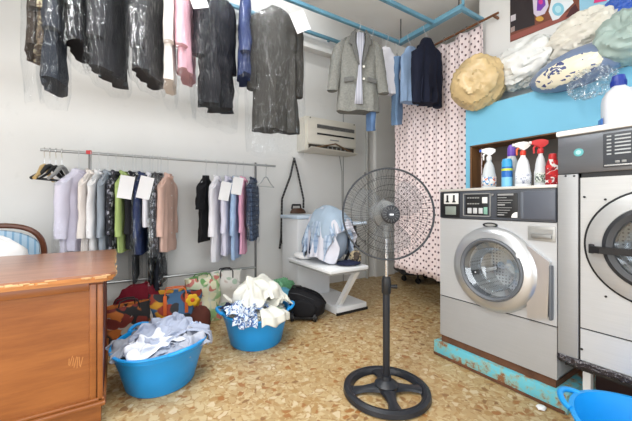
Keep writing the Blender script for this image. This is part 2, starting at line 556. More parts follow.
def curtain():
    y0, y1, nu, nv = 2.78, 1.665, 160, 30
    bm = bmesh.new(); uvl = bm.loops.layers.uv.new('UVMap'); grid = []; arc = [0.0]; last = None
    for i in range(nu + 1):
        u = i / nu
        p = Vector((.013 * sin(u * 2 * PI * 8.5 + .6 * sin(u * 7)) + .005 * sin(u * 2 * PI * 21), y0 + (y1 - y0) * u))
        if last is not None:
            arc.append(arc[-1] + (p - last).length)
        last = p
        grid.append(p)
    rows = []
    for j in range(nv + 1):
        v = j / nv; row = []
        for i, p in enumerate(grid):
            u = i / nu
            top = 2.915 - .05 * abs(sin(u * PI * 5)) * (1 if u < .75 else .4)
            bot = .40 - .03 * u + .012 * sin(u * 19)
            z = top + (bot - top) * v
            amp = .5 + .8 * v
            row.append(bm.verts.new((CX_ + p.x * amp + .015 * nz(u * 6, v * 3), p.y + .012 * nz(v * 4, u * 9), z)))
        rows.append(row)
    for j in range(nv):
        for i in range(nu):
            f = bm.faces.new((rows[j][i], rows[j][i + 1], rows[j + 1][i + 1], rows[j + 1][i])); f.smooth = True
            for l, (a, c) in zip(f.loops, ((i, j), (i + 1, j), (i + 1, j + 1), (i, j + 1))):
                l[uvl].uv = (arc[a] / .070, rows[c][a].co.z / .080)
    me = bpy.data.meshes.new('curtain'); bm.to_mesh(me); bm.free(); me.materials.append(M_CURTAIN)
    return me


cu = thing('curtain', 'long pale pink curtain with dark spots hung beside the front loading washer', 'curtain', (CX_, 2.26, .4))
o = bpy.data.objects.new('curtain_cloth', curtain()); COL.objects.link(o); o.parent = cu; o.location = -cu.location
md = o.modifiers.new('t', 'SOLIDIFY'); md.thickness = .003; md.offset = 0
for k in range(9):
    y = 1.70 + k * .125
    MB().tube([(CX_ + .019 * cos(a), y, 2.932 + .024 * sin(a)) for a in [2 * PI * i / 14 for i in range(14)]], .0025, 6, True).build('curtain_ring', M_GREYP, cu, w=True)

# cart behind the curtain: only its dark tray and castors show under the hem
pa = at(404, 281, Z=0); pb = at(418, 284, Z=0); pc = at(439, 283, Z=0)
t = thing('rolling_cart', 'black wheeled cart showing under the hem of the spotted curtain', 'cart', (3.75, 3.0, 0))
cen = (pa + pb + pc) / 3 + Vector((.1, .05, 0)); t.location = (cen.x, cen.y, 0)
MB().box((0, 0, .17), (.75, .5, .05), R(-30), .01).build('tray', M_BLACK, t)
MB().box((0, 0, .75), (.66, .42, 1.1), R(-30), .02).build('bin', mat('dark_cart_sack', (58, 58, 64), .8), t)
for p in (pa, pb, pc, cen * 2 - pb):
    q = Vector((p.x - cen.x, p.y - cen.y, 0)); q *= min(1, .42 / max(q.length, .01))
    MB().lathe([(.004, -.018), (.04, -.016), (.045, 0), (.04, .016), (.004, .018)], (q.x, q.y, .045), 'X', 16).build('caster', M_BLACKS, t)
    MB().tube([(q.x, q.y, .05), (q.x, q.y, .16)], .012, 8).build('caster_fork', M_BLACK, t)

# ================================================================ SERVICE COUNTER
M_DESKF = wood('counter_front_wood', (124, 68, 28), (160, 98, 48), .34, 1, 'X')
M_DESKT = wood('counter_top_wood', (140, 94, 70), (174, 122, 94), .30, 1, 'X')  # lightened and desaturated: the top's reflection is put into the colour
M_DESKE = wood('counter_edge_wood', (176, 106, 44), (216, 150, 84), .4, 1, 'X')
M_DESKS = wood('counter_side_wood', (70, 22, 16), (104, 40, 28), .3, 1, 'Z')
D = thing('service_counter', 'orange-brown wooden shop counter with worn pale edge, in front of the striped chair', 'counter', (-.65, 2.5, 0))
X0, X1 = -1.35, -.055
bb = MB()
pts = [(X0 - .06, 2.0), (-.045, 2.0)] + [(-.045 + .05 * sin(a), 2.05 - .05 * cos(a)) for a in [R(k * 15) for k in range(1, 6)]] + \
      [(.004, 2.06), (-.006, 2.35), (.004, 2.7), (.004, 2.99)] + [(-.03 + .035 * cos(R(k * 22)), 2.99 + .035 * sin(R(k * 22))) for k in range(1, 4)] + [(-.03, 3.03), (X0 - .06, 3.03)]
bb.prism(pts, Matrix.Translation((0, 0, .822)), .012)
bb.build('tabletop', M_DESKT, D, w=True)
bb = MB()
ins = lambda k: [(x - (k if x > -.5 else -k), y + (k if y < 2.5 else -k)) for x, y in pts]
for z, k, th in ((.806, .002, .016), (.790, .012, .016)):
    bb.prism(ins(k), Matrix.Translation((0, 0, z)), th)
em_ = bb; bb = MB()
for k in range(34):                                   # chips and lifted splinters along the worn lip
    u = random.random()
    bb.box((-.9 + .86 * u, 1.999 + .003 * random.random(), .812 + .014 * random.random()), (.02 + .03 * random.random(), .006, .006 + .004 * random.random()), random.uniform(-.2, .2), .002)
for k in range(16):
    bb.box((.0 + .006 * random.random(), 2.06 + .9 * random.random(), .812 + .014 * random.random()), (.006, .02 + .05 * random.random(), .008), random.uniform(-.1, .1), .002)
wc = bb.build('worn_chip', wood('bare_pale_wood', (186, 140, 92), (220, 184, 136), .6, 1, 'X', 0), D, w=True)
em = em_.build('edge_moulding', M_DESKE, D, w=True); merge(em, wc)
MB().span(X0, X1, 2.055, 2.075, .12, .79).build('front_panel', M_DESKF, D, w=True)
MB().span(X0, X1, 2.075, 2.45, .12, .79).span(X0, X0 + .03, 2.45, 2.96, .12, .79).span(X1 - .03, X1, 2.45, 2.96, .12, .79).build('carcass', M_DESKS, D, w=True)
for x in (X0, X1 - .06):
    MB().span(x, x + .03, 2.040, 2.06, .145, .775, .004).span(x + .034, x + .06, 2.034, 2.06, .145, .775, .006).build('stile', M_DESKF, D, w=True)
MB().span(X0, X1 - .06, 2.042, 2.06, .742, .79, .005).build('top_rail', M_DESKF, D, w=True)
MB().span(X0 - .01, X1 + .012, 2.022, 2.08, .125, .15, .008).span(X1 - .01, X1 + .012, 2.08, 2.97, .125, .15, .008).span(X0, X1 + .006, 2.034, 2.08, .150, .168, .006).build('plinth_moulding', M_DESKF, D, w=True)
MB().span(X0 + .02, X1 - .01, 2.06, 2.45, .03, .125).span(X1 - .05, X1 - .01, 2.45, 2.95, .03, .125).build('plinth', M_DESKF, D, w=True)
for x, y in ((X0 + .08, 2.08), (X1 - .08, 2.08), (X0 + .08, 2.9), (X1 - .08, 2.9)):
    MB().box((x, y, .016), (.14, .06, .032), None, .008).build('foot', M_DESKS, D, w=True)
bb = MB()
for k in range(7):
    p = at(69 + k * 2.1, 362 + 3 * nz(k * 1.3), Y=2.0545)
    bb.box((p.x, 2.0548, p.z), (.003, .0006, .03 + .03 * random.random()), Matrix.Rotation(random.uniform(-.15, .3), 4, 'Y'))
bb.build('scratch_mark', mat('bare_scratch', (186, 128, 74), .6), D, w=True)

# striped chair behind the counter
M_STRIPE = stripes('blue_stripe_upholstery', (176, 202, 222), (132, 172, 204), 150, 0, .55)
M_CHWOOD = wood('chair_dark_wood', (70, 36, 20), (112, 62, 36), .35, 1, 'Z')
ch = thing('upholstered_chair', 'light blue striped chair with curved dark wood frame behind the counter', 'chair', (-.80, 3.28, 0), R(4))
arch = []
for k in range(25):
    a = PI * k / 24
    arch.append((.315 * (abs(cos(a)) ** .6) * (1 if cos(a) > 0 else -1), .02 + .05 * (1 - sin(a)), .78 + .255 * (sin(a) ** .75)))
MB().tube([(.25, -.0, .40), (.29, .03, .6)] + arch + [(-.29, .03, .6), (-.25, 0, .40)], .021, 8).build('back_frame', M_CHWOOD, ch)
g1 = []
for k in range(21):
    x = -.285 + .57 * k / 20
    zt = .79 + .22 * (max(0, 1 - (x / .31) ** 2) ** .42)
    g1.append([Vector((x, .03 + .05 * (x / .3) ** 2 + s, z)) for (s, z) in ((-.022, .50), (-.03, .62), (-.03, zt - .06), (-.018, zt - .01), (.012, zt - .005), (.022, zt - .06), (.022, .5))])
MB().loft(g1).build('backrest', M_STRIPE, ch)
MB().box((0, -.24, .44), (.54, .5, .10), None, .035, 3).build('seat', M_STRIPE, ch)
MB().box((0, -.24, .375), (.52, .48, .05), None, .01).build('seat_rail', M_CHWOOD, ch)
for sx in (-1, 1):
    MB().tube([(sx * .24, -.46, .36), (sx * .245, -.47, .2), (sx * .25, -.46, .0)], [.026, .02, .015], 8).build('leg', M_CHWOOD, ch)
    MB().tube([(sx * .24, -.01, .36), (sx * .25, .03, .2), (sx * .26, .08, .0)], [.026, .022, .016], 8).build('leg', M_CHWOOD, ch)
M_LINEN = fabric('white_linen', (232, 232, 232), .05)


def wrinkle(f, amp, seed, f2=None):
    """Ridged folds for a blob: returns its radius factor along a direction."""
    f2 = f2 or f * 2.3

    def fn(d):
        wx = .35 * nz(d.x * 1.9 + seed, d.y * 1.9, d.z * 1.9); wy = .35 * nz(d.x * 1.9, d.y * 1.9 + seed, d.z * 1.9 + 5)
        x, y, z = d.x + wx, d.y + wy, d.z - wx
        a = 1 - (abs(nz(x * f + seed, y * f, z * f)) * 2) ** .8
        bq = 1 - abs(nz(x * f2, y * f2 + seed, z * f2)) * 2
        return 1 + amp * (a - .4) + amp * .45 * (bq - .4) + amp * .6 * nz(d.x * 1.3 + seed * 2, d.y * 1.3, d.z * 1.3)
    return fn


o = MB().blob((0, 0, 0), (.25, .10, .24), wrinkle(1.5, .10, 3.1)).build('throw_cushion', M_LINEN)
o.location = (-.78, 3.12, .735); tag(o, 'white cushion propped on the blue striped chair', 'cushion')

# ================================================================ GARMENT RACK
RK_Y, RK_Z = 3.60, 1.673
M_RACKPIPE = mat('galvanised_tube', (176, 178, 178), .35, .7, .08)
rk = thing('garment_rack', 'grey steel garment rack along the back wall, full of pressed clothes', 'clothes rack', (.5, RK_Y, 0))
MB().tube([(-.55, RK_Y, RK_Z), (1.69, RK_Y, RK_Z)], .013, 12).build('top_rail', M_RACKPIPE, rk, w=True)
for x in (-.20, 1.44):
    MB().tube([(x, RK_Y + .03, .03), (x, RK_Y + .03, RK_Z + .03)], .013, 10).build('upright', mat('rack_upright_tube', (112, 112, 112), .4, .6), rk, w=True)
    MB().tube([(x, RK_Y - .16, .02), (x, RK_Y + .2, .02)], .014, 10).build('foot_bar', M_RACKPIPE, rk, w=True)
MB().tube([(-.5, RK_Y + .03, .445), (1.44, RK_Y + .03, .43)], .014, 10).build('bottom_rail', M_RACKPIPE, rk, w=True)
p = at(89, 152, Y=RK_Y)
MB().box((p.x, RK_Y, RK_Z + .006), (.045, .035, .035), None, .006).build('red_clip', mat('red_plastic', (206, 50, 52), .4), rk, w=True)

# ================================================================ OLD AIR CONDITIONER ON THE WALL
M_CREAM = mat('aged_cream_plastic', (224, 220, 208), .45, 0, .05, 4)
ac = thing('air_conditioner', 'old cream air conditioner on the back wall below the grey jacket', 'air conditioner', (2.6, 3.9, 1.9))
AX0, AX1, AY, AZ0, AZ1 = 2.16, 3.04, 3.66, 1.93, 2.40
MB().span(AX0, AX1, AY, 3.9, AZ0, AZ1, .018).build('housing', M_CREAM, ac, w=True)
MB().span(AX0 + .02, AX1 - .02, AY - .03, AY, AZ0 + .09, AZ1 - .03, .014).build('front_cover', M_CREAM, ac, w=True)
MB().span(AX0 + .17, AX1 - .06, AY - .036, AY - .028, 2.245, 2.295).build('intake_slot', M_BLACK, ac, w=True)
b = MB()
for k in range(3):
    b.span(AX0 + .17, AX1 - .06, AY - .040, AY - .034, 2.250 + k * .016, 2.256 + k * .016)
b.build('slot_louver', M_GREYP, ac, w=True)
MB().span(AX0 + .17, AX1 - .06, AY - .036, AY - .028, 2.155, 2.178).build('lower_slot', M_DARKMETAL, ac, w=True)
MB().box(((AX0 + AX1) / 2 + .02, AY - .034, 2.10), (.15, .012, .016), None, .005).build('latch', M_GREYP, ac, w=True)
MB().span(AX0 + .05, AX1 - .05, AY - .012, AY + .01, AZ0 + .0, AZ0 + .085).build('outlet', mat('outlet_shadow_grille', (60, 54, 46), .7), ac, w=True)
b = MB()
fl = [(AX0 + .0, 1.90), (AX1 - .02, 1.90), (AX1 - .12, 1.955), (AX0 + .46, 2.055)]
b.loft([[Vector((AX0, AY - .02, 1.93)), Vector((AX1 - .04, AY - .02, 1.925)), Vector((AX1 - .04, AY - .01, 1.915)), Vector((AX0, AY - .01, 1.92))],
        [Vector((AX0 - .02, AY - .19, 1.95)), Vector((AX1 - .10, AY - .17, 1.925)), Vector((AX1 - .10, AY - .16, 1.915)), Vector((AX0 - .02, AY - .18, 1.94))]])
b.build('hanging_flap', M_CREAM, ac, w=True)
b = MB()
for x0, x1, za, zb in ((AX0 + .03, AX0 + .47, 1.945, 2.05), (AX0 + .47, AX1 - .12, 2.05, 1.95)):
    b.tube([(x0, AY - .05, za), (x1, AY - .05, zb)], .011, 6)
b.build('flap_link', mat('rusty_link', (110, 84, 58), .6), ac, w=True)
b = MB()
for k in range(5):
    b.box((AX0 + .36 + k * .075, AY - .02, 1.975), (.012, .012, .06 + .02 * (k % 2)), None)
b.build('vane', M_GREYP, ac, w=True)
b = MB()
for x, z in ((AX0 + .06, 2.37), (AX1 - .06, 2.37)):
    b.lathe([(.0, -.036), (.008, -.036), (.008, -.03)], (x, AY, z), 'Y', 10, cap0=False)
b.build('screw', M_DARKMETAL, ac, w=True)
MB().tube([(2.9, 3.88, 1.93), (2.95, 3.885, 1.7), (2.96, 3.885, .5)], .006, 6).build('power_cable', M_GREYP, ac, w=True)

# ================================================================ IRON HUNG ON CORDS
hx = at(294, 158, Y=3.84)
ir = thing('hanging_iron', 'old black and brown iron hanging from a looped cord on the back wall', 'iron', (hx.x, 3.84, 1.0))
zi = at(296, 211, Y=3.84).z
MB().tube([(hx.x, 3.89, hx.z + .02), (hx.x, 3.83, hx.z), (hx.x, 3.84, hx.z - .03)], .006, 8).build('hook', M_CHROME, ir, w=True)
M_CORD = stripes('braided_cord', (26, 26, 28), (120, 120, 120), 150, 2, .75)
a1 = at(284, 205, Y=3.8); a2 = at(282, 236, Y=3.8)
MB().tube([(hx.x, 3.83, hx.z), (hx.x - .06, 3.83, hx.z - .25), (a1.x - .02, 3.82, a1.z + .08), (a2.x, 3.82, a2.z), (a2.x - .02, 3.83, .6)], .015, 8).build('cord', M_CORD, ir, w=True)
b2 = at(303, 208, Y=3.8)
MB().tube([(hx.x, 3.835, hx.z), (hx.x + .05, 3.82, hx.z - .2), (b2.x + .01, 3.8, b2.z + .12), (b2.x + .0, 3.79, zi + .04)], .014, 8).build('cord', M_CORD, ir, w=True)
sole = []
for s, z in ((1.0, 0), (1.0, .02), (.8, .055), (.5, .07)):
    sole.append([Vector((hx.x + .02 + .135 * s * sin(a) * (1 if sin(a) > 0 else .75), 3.79 + .055 * s * cos(a), zi - .03 + z)) for a in [2 * PI * k / 20 for k in range(20)]])
MB().loft(sole).build('soleplate_body', mat('iron_brown', (84, 58, 44), .45, .2), ir, w=True)
MB().tube([(hx.x - .06, 3.79, zi + .03), (hx.x - .05, 3.79, zi + .085), (hx.x + .07, 3.79, zi + .085), (hx.x + .08, 3.79, zi + .03)], .014, 8).build('handle', M_BLACK, ir, w=True)
for pxx, pyy in ((285, 228), (289, 236), (283, 240)):
    q = at(pxx, pyy, Y=3.80)
    MB().blob((q.x, 3.81, q.z), (.035, .03, .05), wrinkle(2, .2, pxx), 14, 9).build('valve', M_BLACK, ir, w=True)
o = MB().blob((0, 0, 0), (.07, .05, .045), wrinkle(1.5, .2, 8.2), 20, 12).build('ceramic_insulator', M_GREYP, ir, w=False)
o.location = Vector((a2.x + .07, 3.80, a2.z + .10)) - ir.location

# ================================================================ IRONING STATION
M_ENAMEL = mat('white_enamel', (226, 228, 230), .35, 0, .03, 3)
M_BLUEWH = mat('pale_blue_pad', (204, 220, 236), .6, 0, .04)
st = thing('ironing_station', 'white pressing table with slanting leg, clothes heaped over its padded form', 'ironing table', (2.0, 3.2, 0))
MB().span(1.83, 2.30, 3.28, 3.70, .0, 1.02, .015).build('cabinet', M_ENAMEL, st, w=True)
MB().span(1.81, 2.32, 3.26, 3.72, 1.02, 1.06, .012).build('cabinet_lid', M_BLUEWH, st, w=True)
MB().span(2.0, 2.42, 2.72, 3.6, .005, .085, .01).build('platform', M_ENAMEL, st, w=True)
MB().span(2.0, 2.43, 2.715, 2.735, .0, .03).span(2.41, 2.43, 2.72, 3.5, 0, .03).build('platform_edge', M_BLACK, st, w=True)
MB().span(1.70, 2.18, 2.42, 3.30, .535, .575, .01).build('work_surface', M_ENAMEL, st, w=True)
MB().span(1.72, 2.16, 2.44, 3.29, .515, .535).build('under_tray', M_GREYP, st, w=True)
MB().loft([[Vector((x, y, .06)) for x, y in ((2.05, 2.78), (2.10, 2.78), (2.10, 2.84), (2.05, 2.84))],
           [Vector((x, y, .53)) for x, y in ((2.05, 2.45), (2.10, 2.45), (2.10, 2.51), (2.05, 2.51))]]).build('leg', M_ENAMEL, st, w=True, smooth=False)
MB().blob((1.98, 2.86, .85), (.165, .245, .28), form, 40, 26).build('padded_form', mat('form_padding', (150, 164, 182), .8), st, w=True)
MB().tube([(1.98, 2.86, .575), (1.98, 2.86, .62)], .05, 14).build('form_post', M_CHROME, st, w=True)
# sleeve board on a bent post at the right front of the table
q = at(350, 224, Y=2.75)
pads = []
for k in range(13):
    u = k / 12; r_ = .085 * (max(0.02, sin(PI * (u * .93 + .04))) ** .5)
    pads.append([Vector((q.x - .22 + .42 * u, 2.72 + r_ * cos(a), q.z + .022 * sin(a) + .005)) for a in [2 * PI * j / 18 for j in range(18)]])
MB().loft(pads).build('sleeve_board', M_BLUEWH, st, w=True)
MB().tube([(q.x + .05, 2.72, q.z - .01), (q.x + .05, 2.72, .8), (2.1, 2.72, .57)], .016, 8).build('board_post', M_BLACK, st, w=True)
b = MB().lathe([(.05, 0), (.05, .02), (.018, .03), (.018, .12), (.04, .13), (.04, .15)], (q.x + .05, 2.72, .72), 'Z', 16)
b.build('spring', M_DARKMETAL, st, w=True)

# ================================================================ PEDESTAL FAN
M_FANB = mat('fan_black', (30, 33, 40), .38, 0, .08)
fan = thing('pedestal_fan', 'tall black pedestal fan with round wire cage standing on the terrazzo', 'fan', (1.456, 1.452, 0))
# ring foot with four arms
prof = [(.212, .004), (.222, .0), (.262, .0), (.273, .01), (.269, .034), (.248, .044), (.227, .038), (.215, .018)]
MB().lathe(prof, (0, 0, 0), 'Z', 56, loop=True).build('ring_foot', M_FANB, fan)
A0 = R(57.5 + 2)
for k in range(4):
    a = A0 + k * PI / 2
    d = Vector((cos(a), sin(a), 0)); s = Vector((-sin(a), cos(a), 0)); rings = []
    for u in (0, .15, .35, .6, .85, 1.0):
        rr = .02 + .212 * u
        w_ = .088 - .060 * sin(PI * min(1, .12 + u * .62)) + .03 * max(0, u - .8) * 5 ; zt = .062 - .030 * u; zb = .03 - .018 * u
        rings.append([d * rr + s * (w_ * c) + Vector((0, 0, z)) for c, z in ((-1, zb), (-.85, zt - .01), (-.3, zt), (.3, zt), (.85, zt - .01), (1, zb))])
    MB().loft(rings).build('foot_arm', M_FANB, fan)
MB().lathe([(.07, .03), (.075, .058), (.06, .07), (.034, .085), (.03, .11), (.0, .11)], (0, 0, 0), 'Z', 28, cap1=False).build('hub', M_FANB, fan)
MB().lathe([(.0225, .07), (.0225, .70), (.0, .70)], (0, 0, 0), 'Z', 20, cap1=False).build('lower_pole', M_FANB, fan)
MB().lathe([(.026, .63), (.030, .64), (.030, .71), (.026, .735), (.015, .74), (.0, .74)], (0, 0, 0), 'Z', 20, cap1=False).build('height_collar', M_BLACK, fan)
MB().tube([(.02, -.015, .675), (.055, -.04, .675)], [.011, .014], 10).build('clamp_knob', M_BLACK, fan)
MB().lathe([(.0115, .72), (.0115, 1.02), (.0, 1.02)], (0, 0, 0), 'Z', 14, cap1=False).build('upper_pole', M_CHROME, fan)
# head: axis horizontal, facing the camera side
HC = at(389.5, 212.5, Z=1.2 - 0.0535)  # direction only
face = Vector((-FWD[0], -FWD[1], 0)).normalized()
side = Vector((-face.y, face.x, 0)); UPV = Vector((0, 0, 1))
hc = Vector((-.004, .012, 1.139)) + face * .115
HM = Matrix(((side.x, UPV.x, face.x, hc.x), (side.y, UPV.y, face.y, hc.y), (side.z, UPV.z, face.z, hc.z), (0, 0, 0, 1)))


def fan_lathe(pr, n=40, loop=False, name='', m=None, cap0=True, cap1=True, parent=None):
    bq = MB().lathe(pr, (0, 0, 0), 'Z', n, loop=loop, cap0=cap0, cap1=cap1)
    bmesh.ops.transform(bq.bm, matrix=HM, verts=bq.bm.verts)
    return bq.build(name, m, parent or fan)


M_GREYMOT = mat('motor_grey', (150, 152, 152), .45, .1, .05)
fan_lathe([(.0, -.23), (.06, -.225), (.082, -.19), (.086, -.13), (.080, -.10), (.03, -.07), (.0, -.07)], 36, name='motor_housing', m=M_GREYMOT, cap0=False, cap1=False)
FR = .274
fan_lathe([(FR - .004, -.007), (FR + .004, -.008), (FR + .007, 0), (FR + .004, .008), (FR - .004, .007)], 80, True, 'guard_rim', M_FANB)


def guard(zfun, name, nw, rings, r0):
    bq = MB(); N = 7
    for k in range(nw):
        a = 2 * PI * k / nw; pts_ = []
        for i in range(N + 1):
            r_ = r0 + (FR - r0) * i / N
            a2_ = a + .10 * (1 - i / N)
            pts_.append(HM @ Vector((r_ * cos(a2_), r_ * sin(a2_), zfun(r_))))
        bq.tube(pts_, .00075, 4)
    for r_ in rings:
        bq.tube([HM @ Vector((r_ * cos(2 * PI * k / 72), r_ * sin(2 * PI * k / 72), zfun(r_))) for k in range(72)], .0013, 5, True)
    return bq.build(name, M_DARKMETAL, fan)


zf = lambda r_: .060 * (1 - (r_ / FR) ** 2.6)
zb_ = lambda r_: -.095 * (1 - (r_ / FR) ** 3.2)
guard(zf, 'front_guard', 92, (.10, .175, .228), .05)
guard(zb_, 'rear_guard', 48, (.15, .22), .085)
fan_lathe([(.0, .075), (.022, .074), (.024, .068), (.046, .066), (.054, .060), (.054, .050), (.0, .05)], 36, name='guard_badge', m=M_FANB, cap0=False, cap1=False)
bq = MB()
for k in range(16):
    a = 2 * PI * k / 16
    M_ = HM @ Matrix.Translation((.0385 * cos(a), .0385 * sin(a), .0675)) @ Matrix.Rotation(a, 4, 'Z')
    bq.box((0, 0, 0), (.018, .0030, .003), M_)
bq.build('badge_slot', mat('slot_grey', (92, 94, 96), .5), fan)
bq = MB().box((0, 0, 0), (.022, .008, .003), HM @ Matrix.Translation((0, 0, .0755)))
bq.build('badge_plate', M_CHROME, fan)
t_ = NT('smoky_blade')
trs = t_.n('ShaderNodeBsdfTransparent', {'Color': (.94, .945, .95, 1)})
gls = t_.n('ShaderNodeBsdfPrincipled', {'Base Color': lin((150, 152, 154)), 'Roughness': .3})
mxs = t_.n('ShaderNodeMixShader', {0: .12, 1: trs.outputs[0], 2: gls.outputs[0]})
t_.t.links.new(mxs.outputs[0], t_.out.inputs[0])
M_BLADE = t_.m
for k in range(3):
    a0 = k * 2 * PI / 3 + .5; grid = []
    for i in range(11):
        r_ = .035 + (.235 - .035) * i / 10
        wa = (.55 + .38 * sin(PI * min(1, i / 10 * .9 + .1)))
        row = []
        for j in range(9):
            s_ = j / 8 - .5
            a = a0 + s_ * wa * 1.5 + .25 * (i / 10)
            rr = r_ * (1 - .10 * max(0, s_) * (i / 10))
            row.append(HM @ Vector((rr * cos(a), rr * sin(a), -.02 + .055 * s_ * (1 - .3 * i / 10))))
        grid.append(row)
    MB().sheet(grid).build('blade', M_BLADE, fan, solid=.002)
fan_lathe([(.0, .02), (.03, .015), (.038, -.01), (.038, -.06), (.0, -.06)], 28, name='blade_hub', m=M_GREYMOT, cap0=False, cap1=False)
nk = HM @ Vector((0, -.075, -.15))
MB().tube([(0, 0, .98), (0, 0, 1.05), (nk.x, nk.y, nk.z + .02)], [.02, .024, .03], 14).build('neck', M_GREYMOT, fan)
MB().tube([HM @ Vector((0, .066, -.15)), HM @ Vector((0, .092, -.15))], [.006, .011], 10).build('swing_knob', M_GREYMOT, fan)

# ================================================================ WASHING MACHINES
WX = 2.18


def plate_hole(bq, x, th, y0, y1, z0, z1, cy, cz, r, n=64):
    angs = [2 * PI * k / n for k in range(n)] + [math.atan2(z - cz, y - cy) % (2 * PI) for y in (y0, y1) for z in (z0, z1)]
    angs = sorted(set(round(a, 6) for a in angs)); front = []; back = []
    for a in angs:
        c, s = cos(a), sin(a)
        ts = []
        if c > 1e-9: ts.append((y1 - cy) / c)
        if c < -1e-9: ts.append((y0 - cy) / c)
        if s > 1e-9: ts.append((z1 - cz) / s)
        if s < -1e-9: ts.append((z0 - cz) / s)
        k = min(ts)
        front.append([Vector((x + th, cy + r * c, cz + r * s)), Vector((x, cy + r * c, cz + r * s)), Vector((x, cy + k * c, cz + k * s)), Vector((x + th, cy + k * c, cz + k * s))])
    return bq.loft(front, loop=True)


def xlathe(pr, cy, cz, n=56, **k):
    """Profile of (radius, how far it stands out of the washer front)."""
    return MB().lathe([(r, WX - h) for r, h in pr], (0, cy, cz), 'X', n, **k)


def py(px, X=WX):
    return at(px, 200, X=X).y


M_GLASS = NT('porthole_glass')
_tr = M_GLASS.n('ShaderNodeBsdfTransparent', {'Color': (.93, .95, .96, 1)})
_gl = M_GLASS.n('ShaderNodeBsdfGlossy', {'Color': (.9, .95, 1, 1), 'Roughness': .06})
_lw = M_GLASS.n('ShaderNodeLayerWeight', {'Blend': .32})
_mx = M_GLASS.n('ShaderNodeMixShader', {0: M_GLASS.math('ADD', M_GLASS.math('MULTIPLY', _lw.outputs[1], .7), .10), 1: _tr.outputs[0], 2: _gl.outputs[0]})
M_GLASS.t.links.new(_mx.outputs[0], M_GLASS.out.inputs[0]); M_GLASS = M_GLASS.m
M_DISH = mat('polished_door_steel', (200, 202, 205), .30, .75, .04, 3)
M_GASKET = mat('grey_gasket', (96, 100, 106), .5, 0, .05)

# ---- pedestal of the small washer
t = NT('flaking_blue_concrete'); v = t.coords()
n1 = t.noise(v, 7, 6, .7); n2 = t.noise(v, 22, 4, .7)
sp_ = t.n('ShaderNodeSeparateXYZ', {0: v})
f_ = t.math('ADD', t.math('MULTIPLY', n1.outputs[0], .8), t.math('MULTIPLY', n2.outputs[0], .35))
col = t.ramp(f_, [(.54, lin((104, 190, 206))), (.60, lin((140, 176, 166))), (.66, lin((140, 96, 62)))])
t.bsdf(col, .7, 0, n2.outputs[0], .3, .004)
pd = thing('washer_plinth', 'flaking turquoise concrete plinth with rusty edges under the small washer', 'plinth', (2.45, 1.18, 0))
MB().span(2.155, 2.74, .74, 1.625, 0, .112, .006).build('plinth_block', t.m, pd, w=True)
M_RUST = mat('rusty_steel', (96, 62, 42), .8, .1, .35, 14)
MB().span(2.148, 2.157, .75, 1.62, .006, .022).build('rust_strip', M_RUST, pd, w=True)

# ---- small washer
W = thing('washing_machine', 'smaller stainless front-loading washer with charcoal control strip on the turquoise plinth', 'washing machine', (2.46, 1.185, .112))
Y0, Y1 = .797, 1.582
ZT = 1.315
b = MB()
b.span(WX + .02, 2.74, Y0, Y0 + .012, .165, 1.295).span(WX + .02, 2.74, Y1 - .012, Y1, .165, 1.295).span(2.728, 2.74, Y0, Y1, .165, 1.295).span(WX + .02, 2.74, Y0, Y1, .165, .177)
b.build('cabinet', M_STEEL, W, w=True, smooth=False)
MB().span(WX + .012, 2.73, Y0 + .01, Y1 - .004, .113, .165).build('base_rail', M_RUST, W, w=True)
MB().span(WX - .012, 2.745, Y0 - .002, Y1 + .006, 1.296, ZT, .004).build('top_slab', mat('top_laminate', (206, 203, 196), .4, .2, .06), W, w=True)
DC, DZ = 1.165, .757
plate_hole(MB(), WX, .02, Y0, Y1, .482, 1.088, DC, DZ, .205).build('front_panel', M_STEEL, W, w=True)
MB().span(WX, WX + .02, Y0, Y1, .168, .474).build('lower_panel', M_STEELD, W, w=True)
MB().span(WX + .01, WX + .02, Y0 + .002, Y1 - .002, .472, .484).build('panel_gap', M_BLACK, W, w=True)
cs = MB().span(WX - .008, WX + .03, Y0 + .002, Y1 - .002, 1.092, 1.294, .005).build('console', M_CONSOLE, W, w=True)
# console fittings, from the far (left) end to the near (right) end
def cbox(name, px0, px1, z0, z1, m, h, bev=.002):
    ya, yb = py(px0), py(px1)
    return MB().span(WX - .008 - h, WX - .006, yb, ya, z0, z1, bev).build(name, m, cs, w=True)
cbox('coin_box', 441.9, 460.5, 1.098, 1.288, M_BLACK, .004)
cbox('coin_plate', 445.3, 459.5, 1.20, 1.28, M_WHITEP, .010)
bq = MB()
for px_ in (449, 455.5):
    y = py(px_); bq.span(WX - .023, WX - .017, y - .006, y + .006, 1.222, 1.268).span(WX - .022, WX - .017, y - .013, y + .013, 1.212, 1.222)
bq.build('coin_slot', M_DARKMETAL, cs, w=True)
cbox('coin_return', 446.5, 457, 1.118, 1.182, mat('return_flap_grey', (150, 160, 152), .35, .3), .008)
bq = MB()
ya, yb = py(464), py(491.5)
for (a0_, a1_, c0, c1) in ((yb, ya, 1.270, 1.276), (yb, ya, 1.112, 1.118), (ya - .006, ya, 1.112, 1.276), (yb, yb + .006, 1.112, 1.276)):
    bq.span(WX - .013, WX - .006, a0_, a1_, c0, c1)
bq.build('control_frame', M_GREYP, cs, w=True)
cbox('control_panel', 466.2, 489, 1.122, 1.266, M_BLACK, .002)
for k, px_ in enumerate((468.5, 474, 479.6)):
    cbox('program_button', px_, px_ + 4.0, 1.132, 1.172, mat('button_grey', (196, 198, 200), .4), .007)
cbox('start_button', 484.6, 488.4, 1.128, 1.178, mat('button_green', (128, 172, 156), .4), .007)
cbox('display', 483.0, 488.2, 1.205, 1.248, M_WHITEP, .005)
bq = MB()
for r_ in range(2):
    for k in range(5):
        y = py(468.6 + k * 2.5)
        bq.span(WX - .0115, WX - .009, y - .010, y + .004, 1.198 + r_ * .042, 1.206 + r_ * .042)
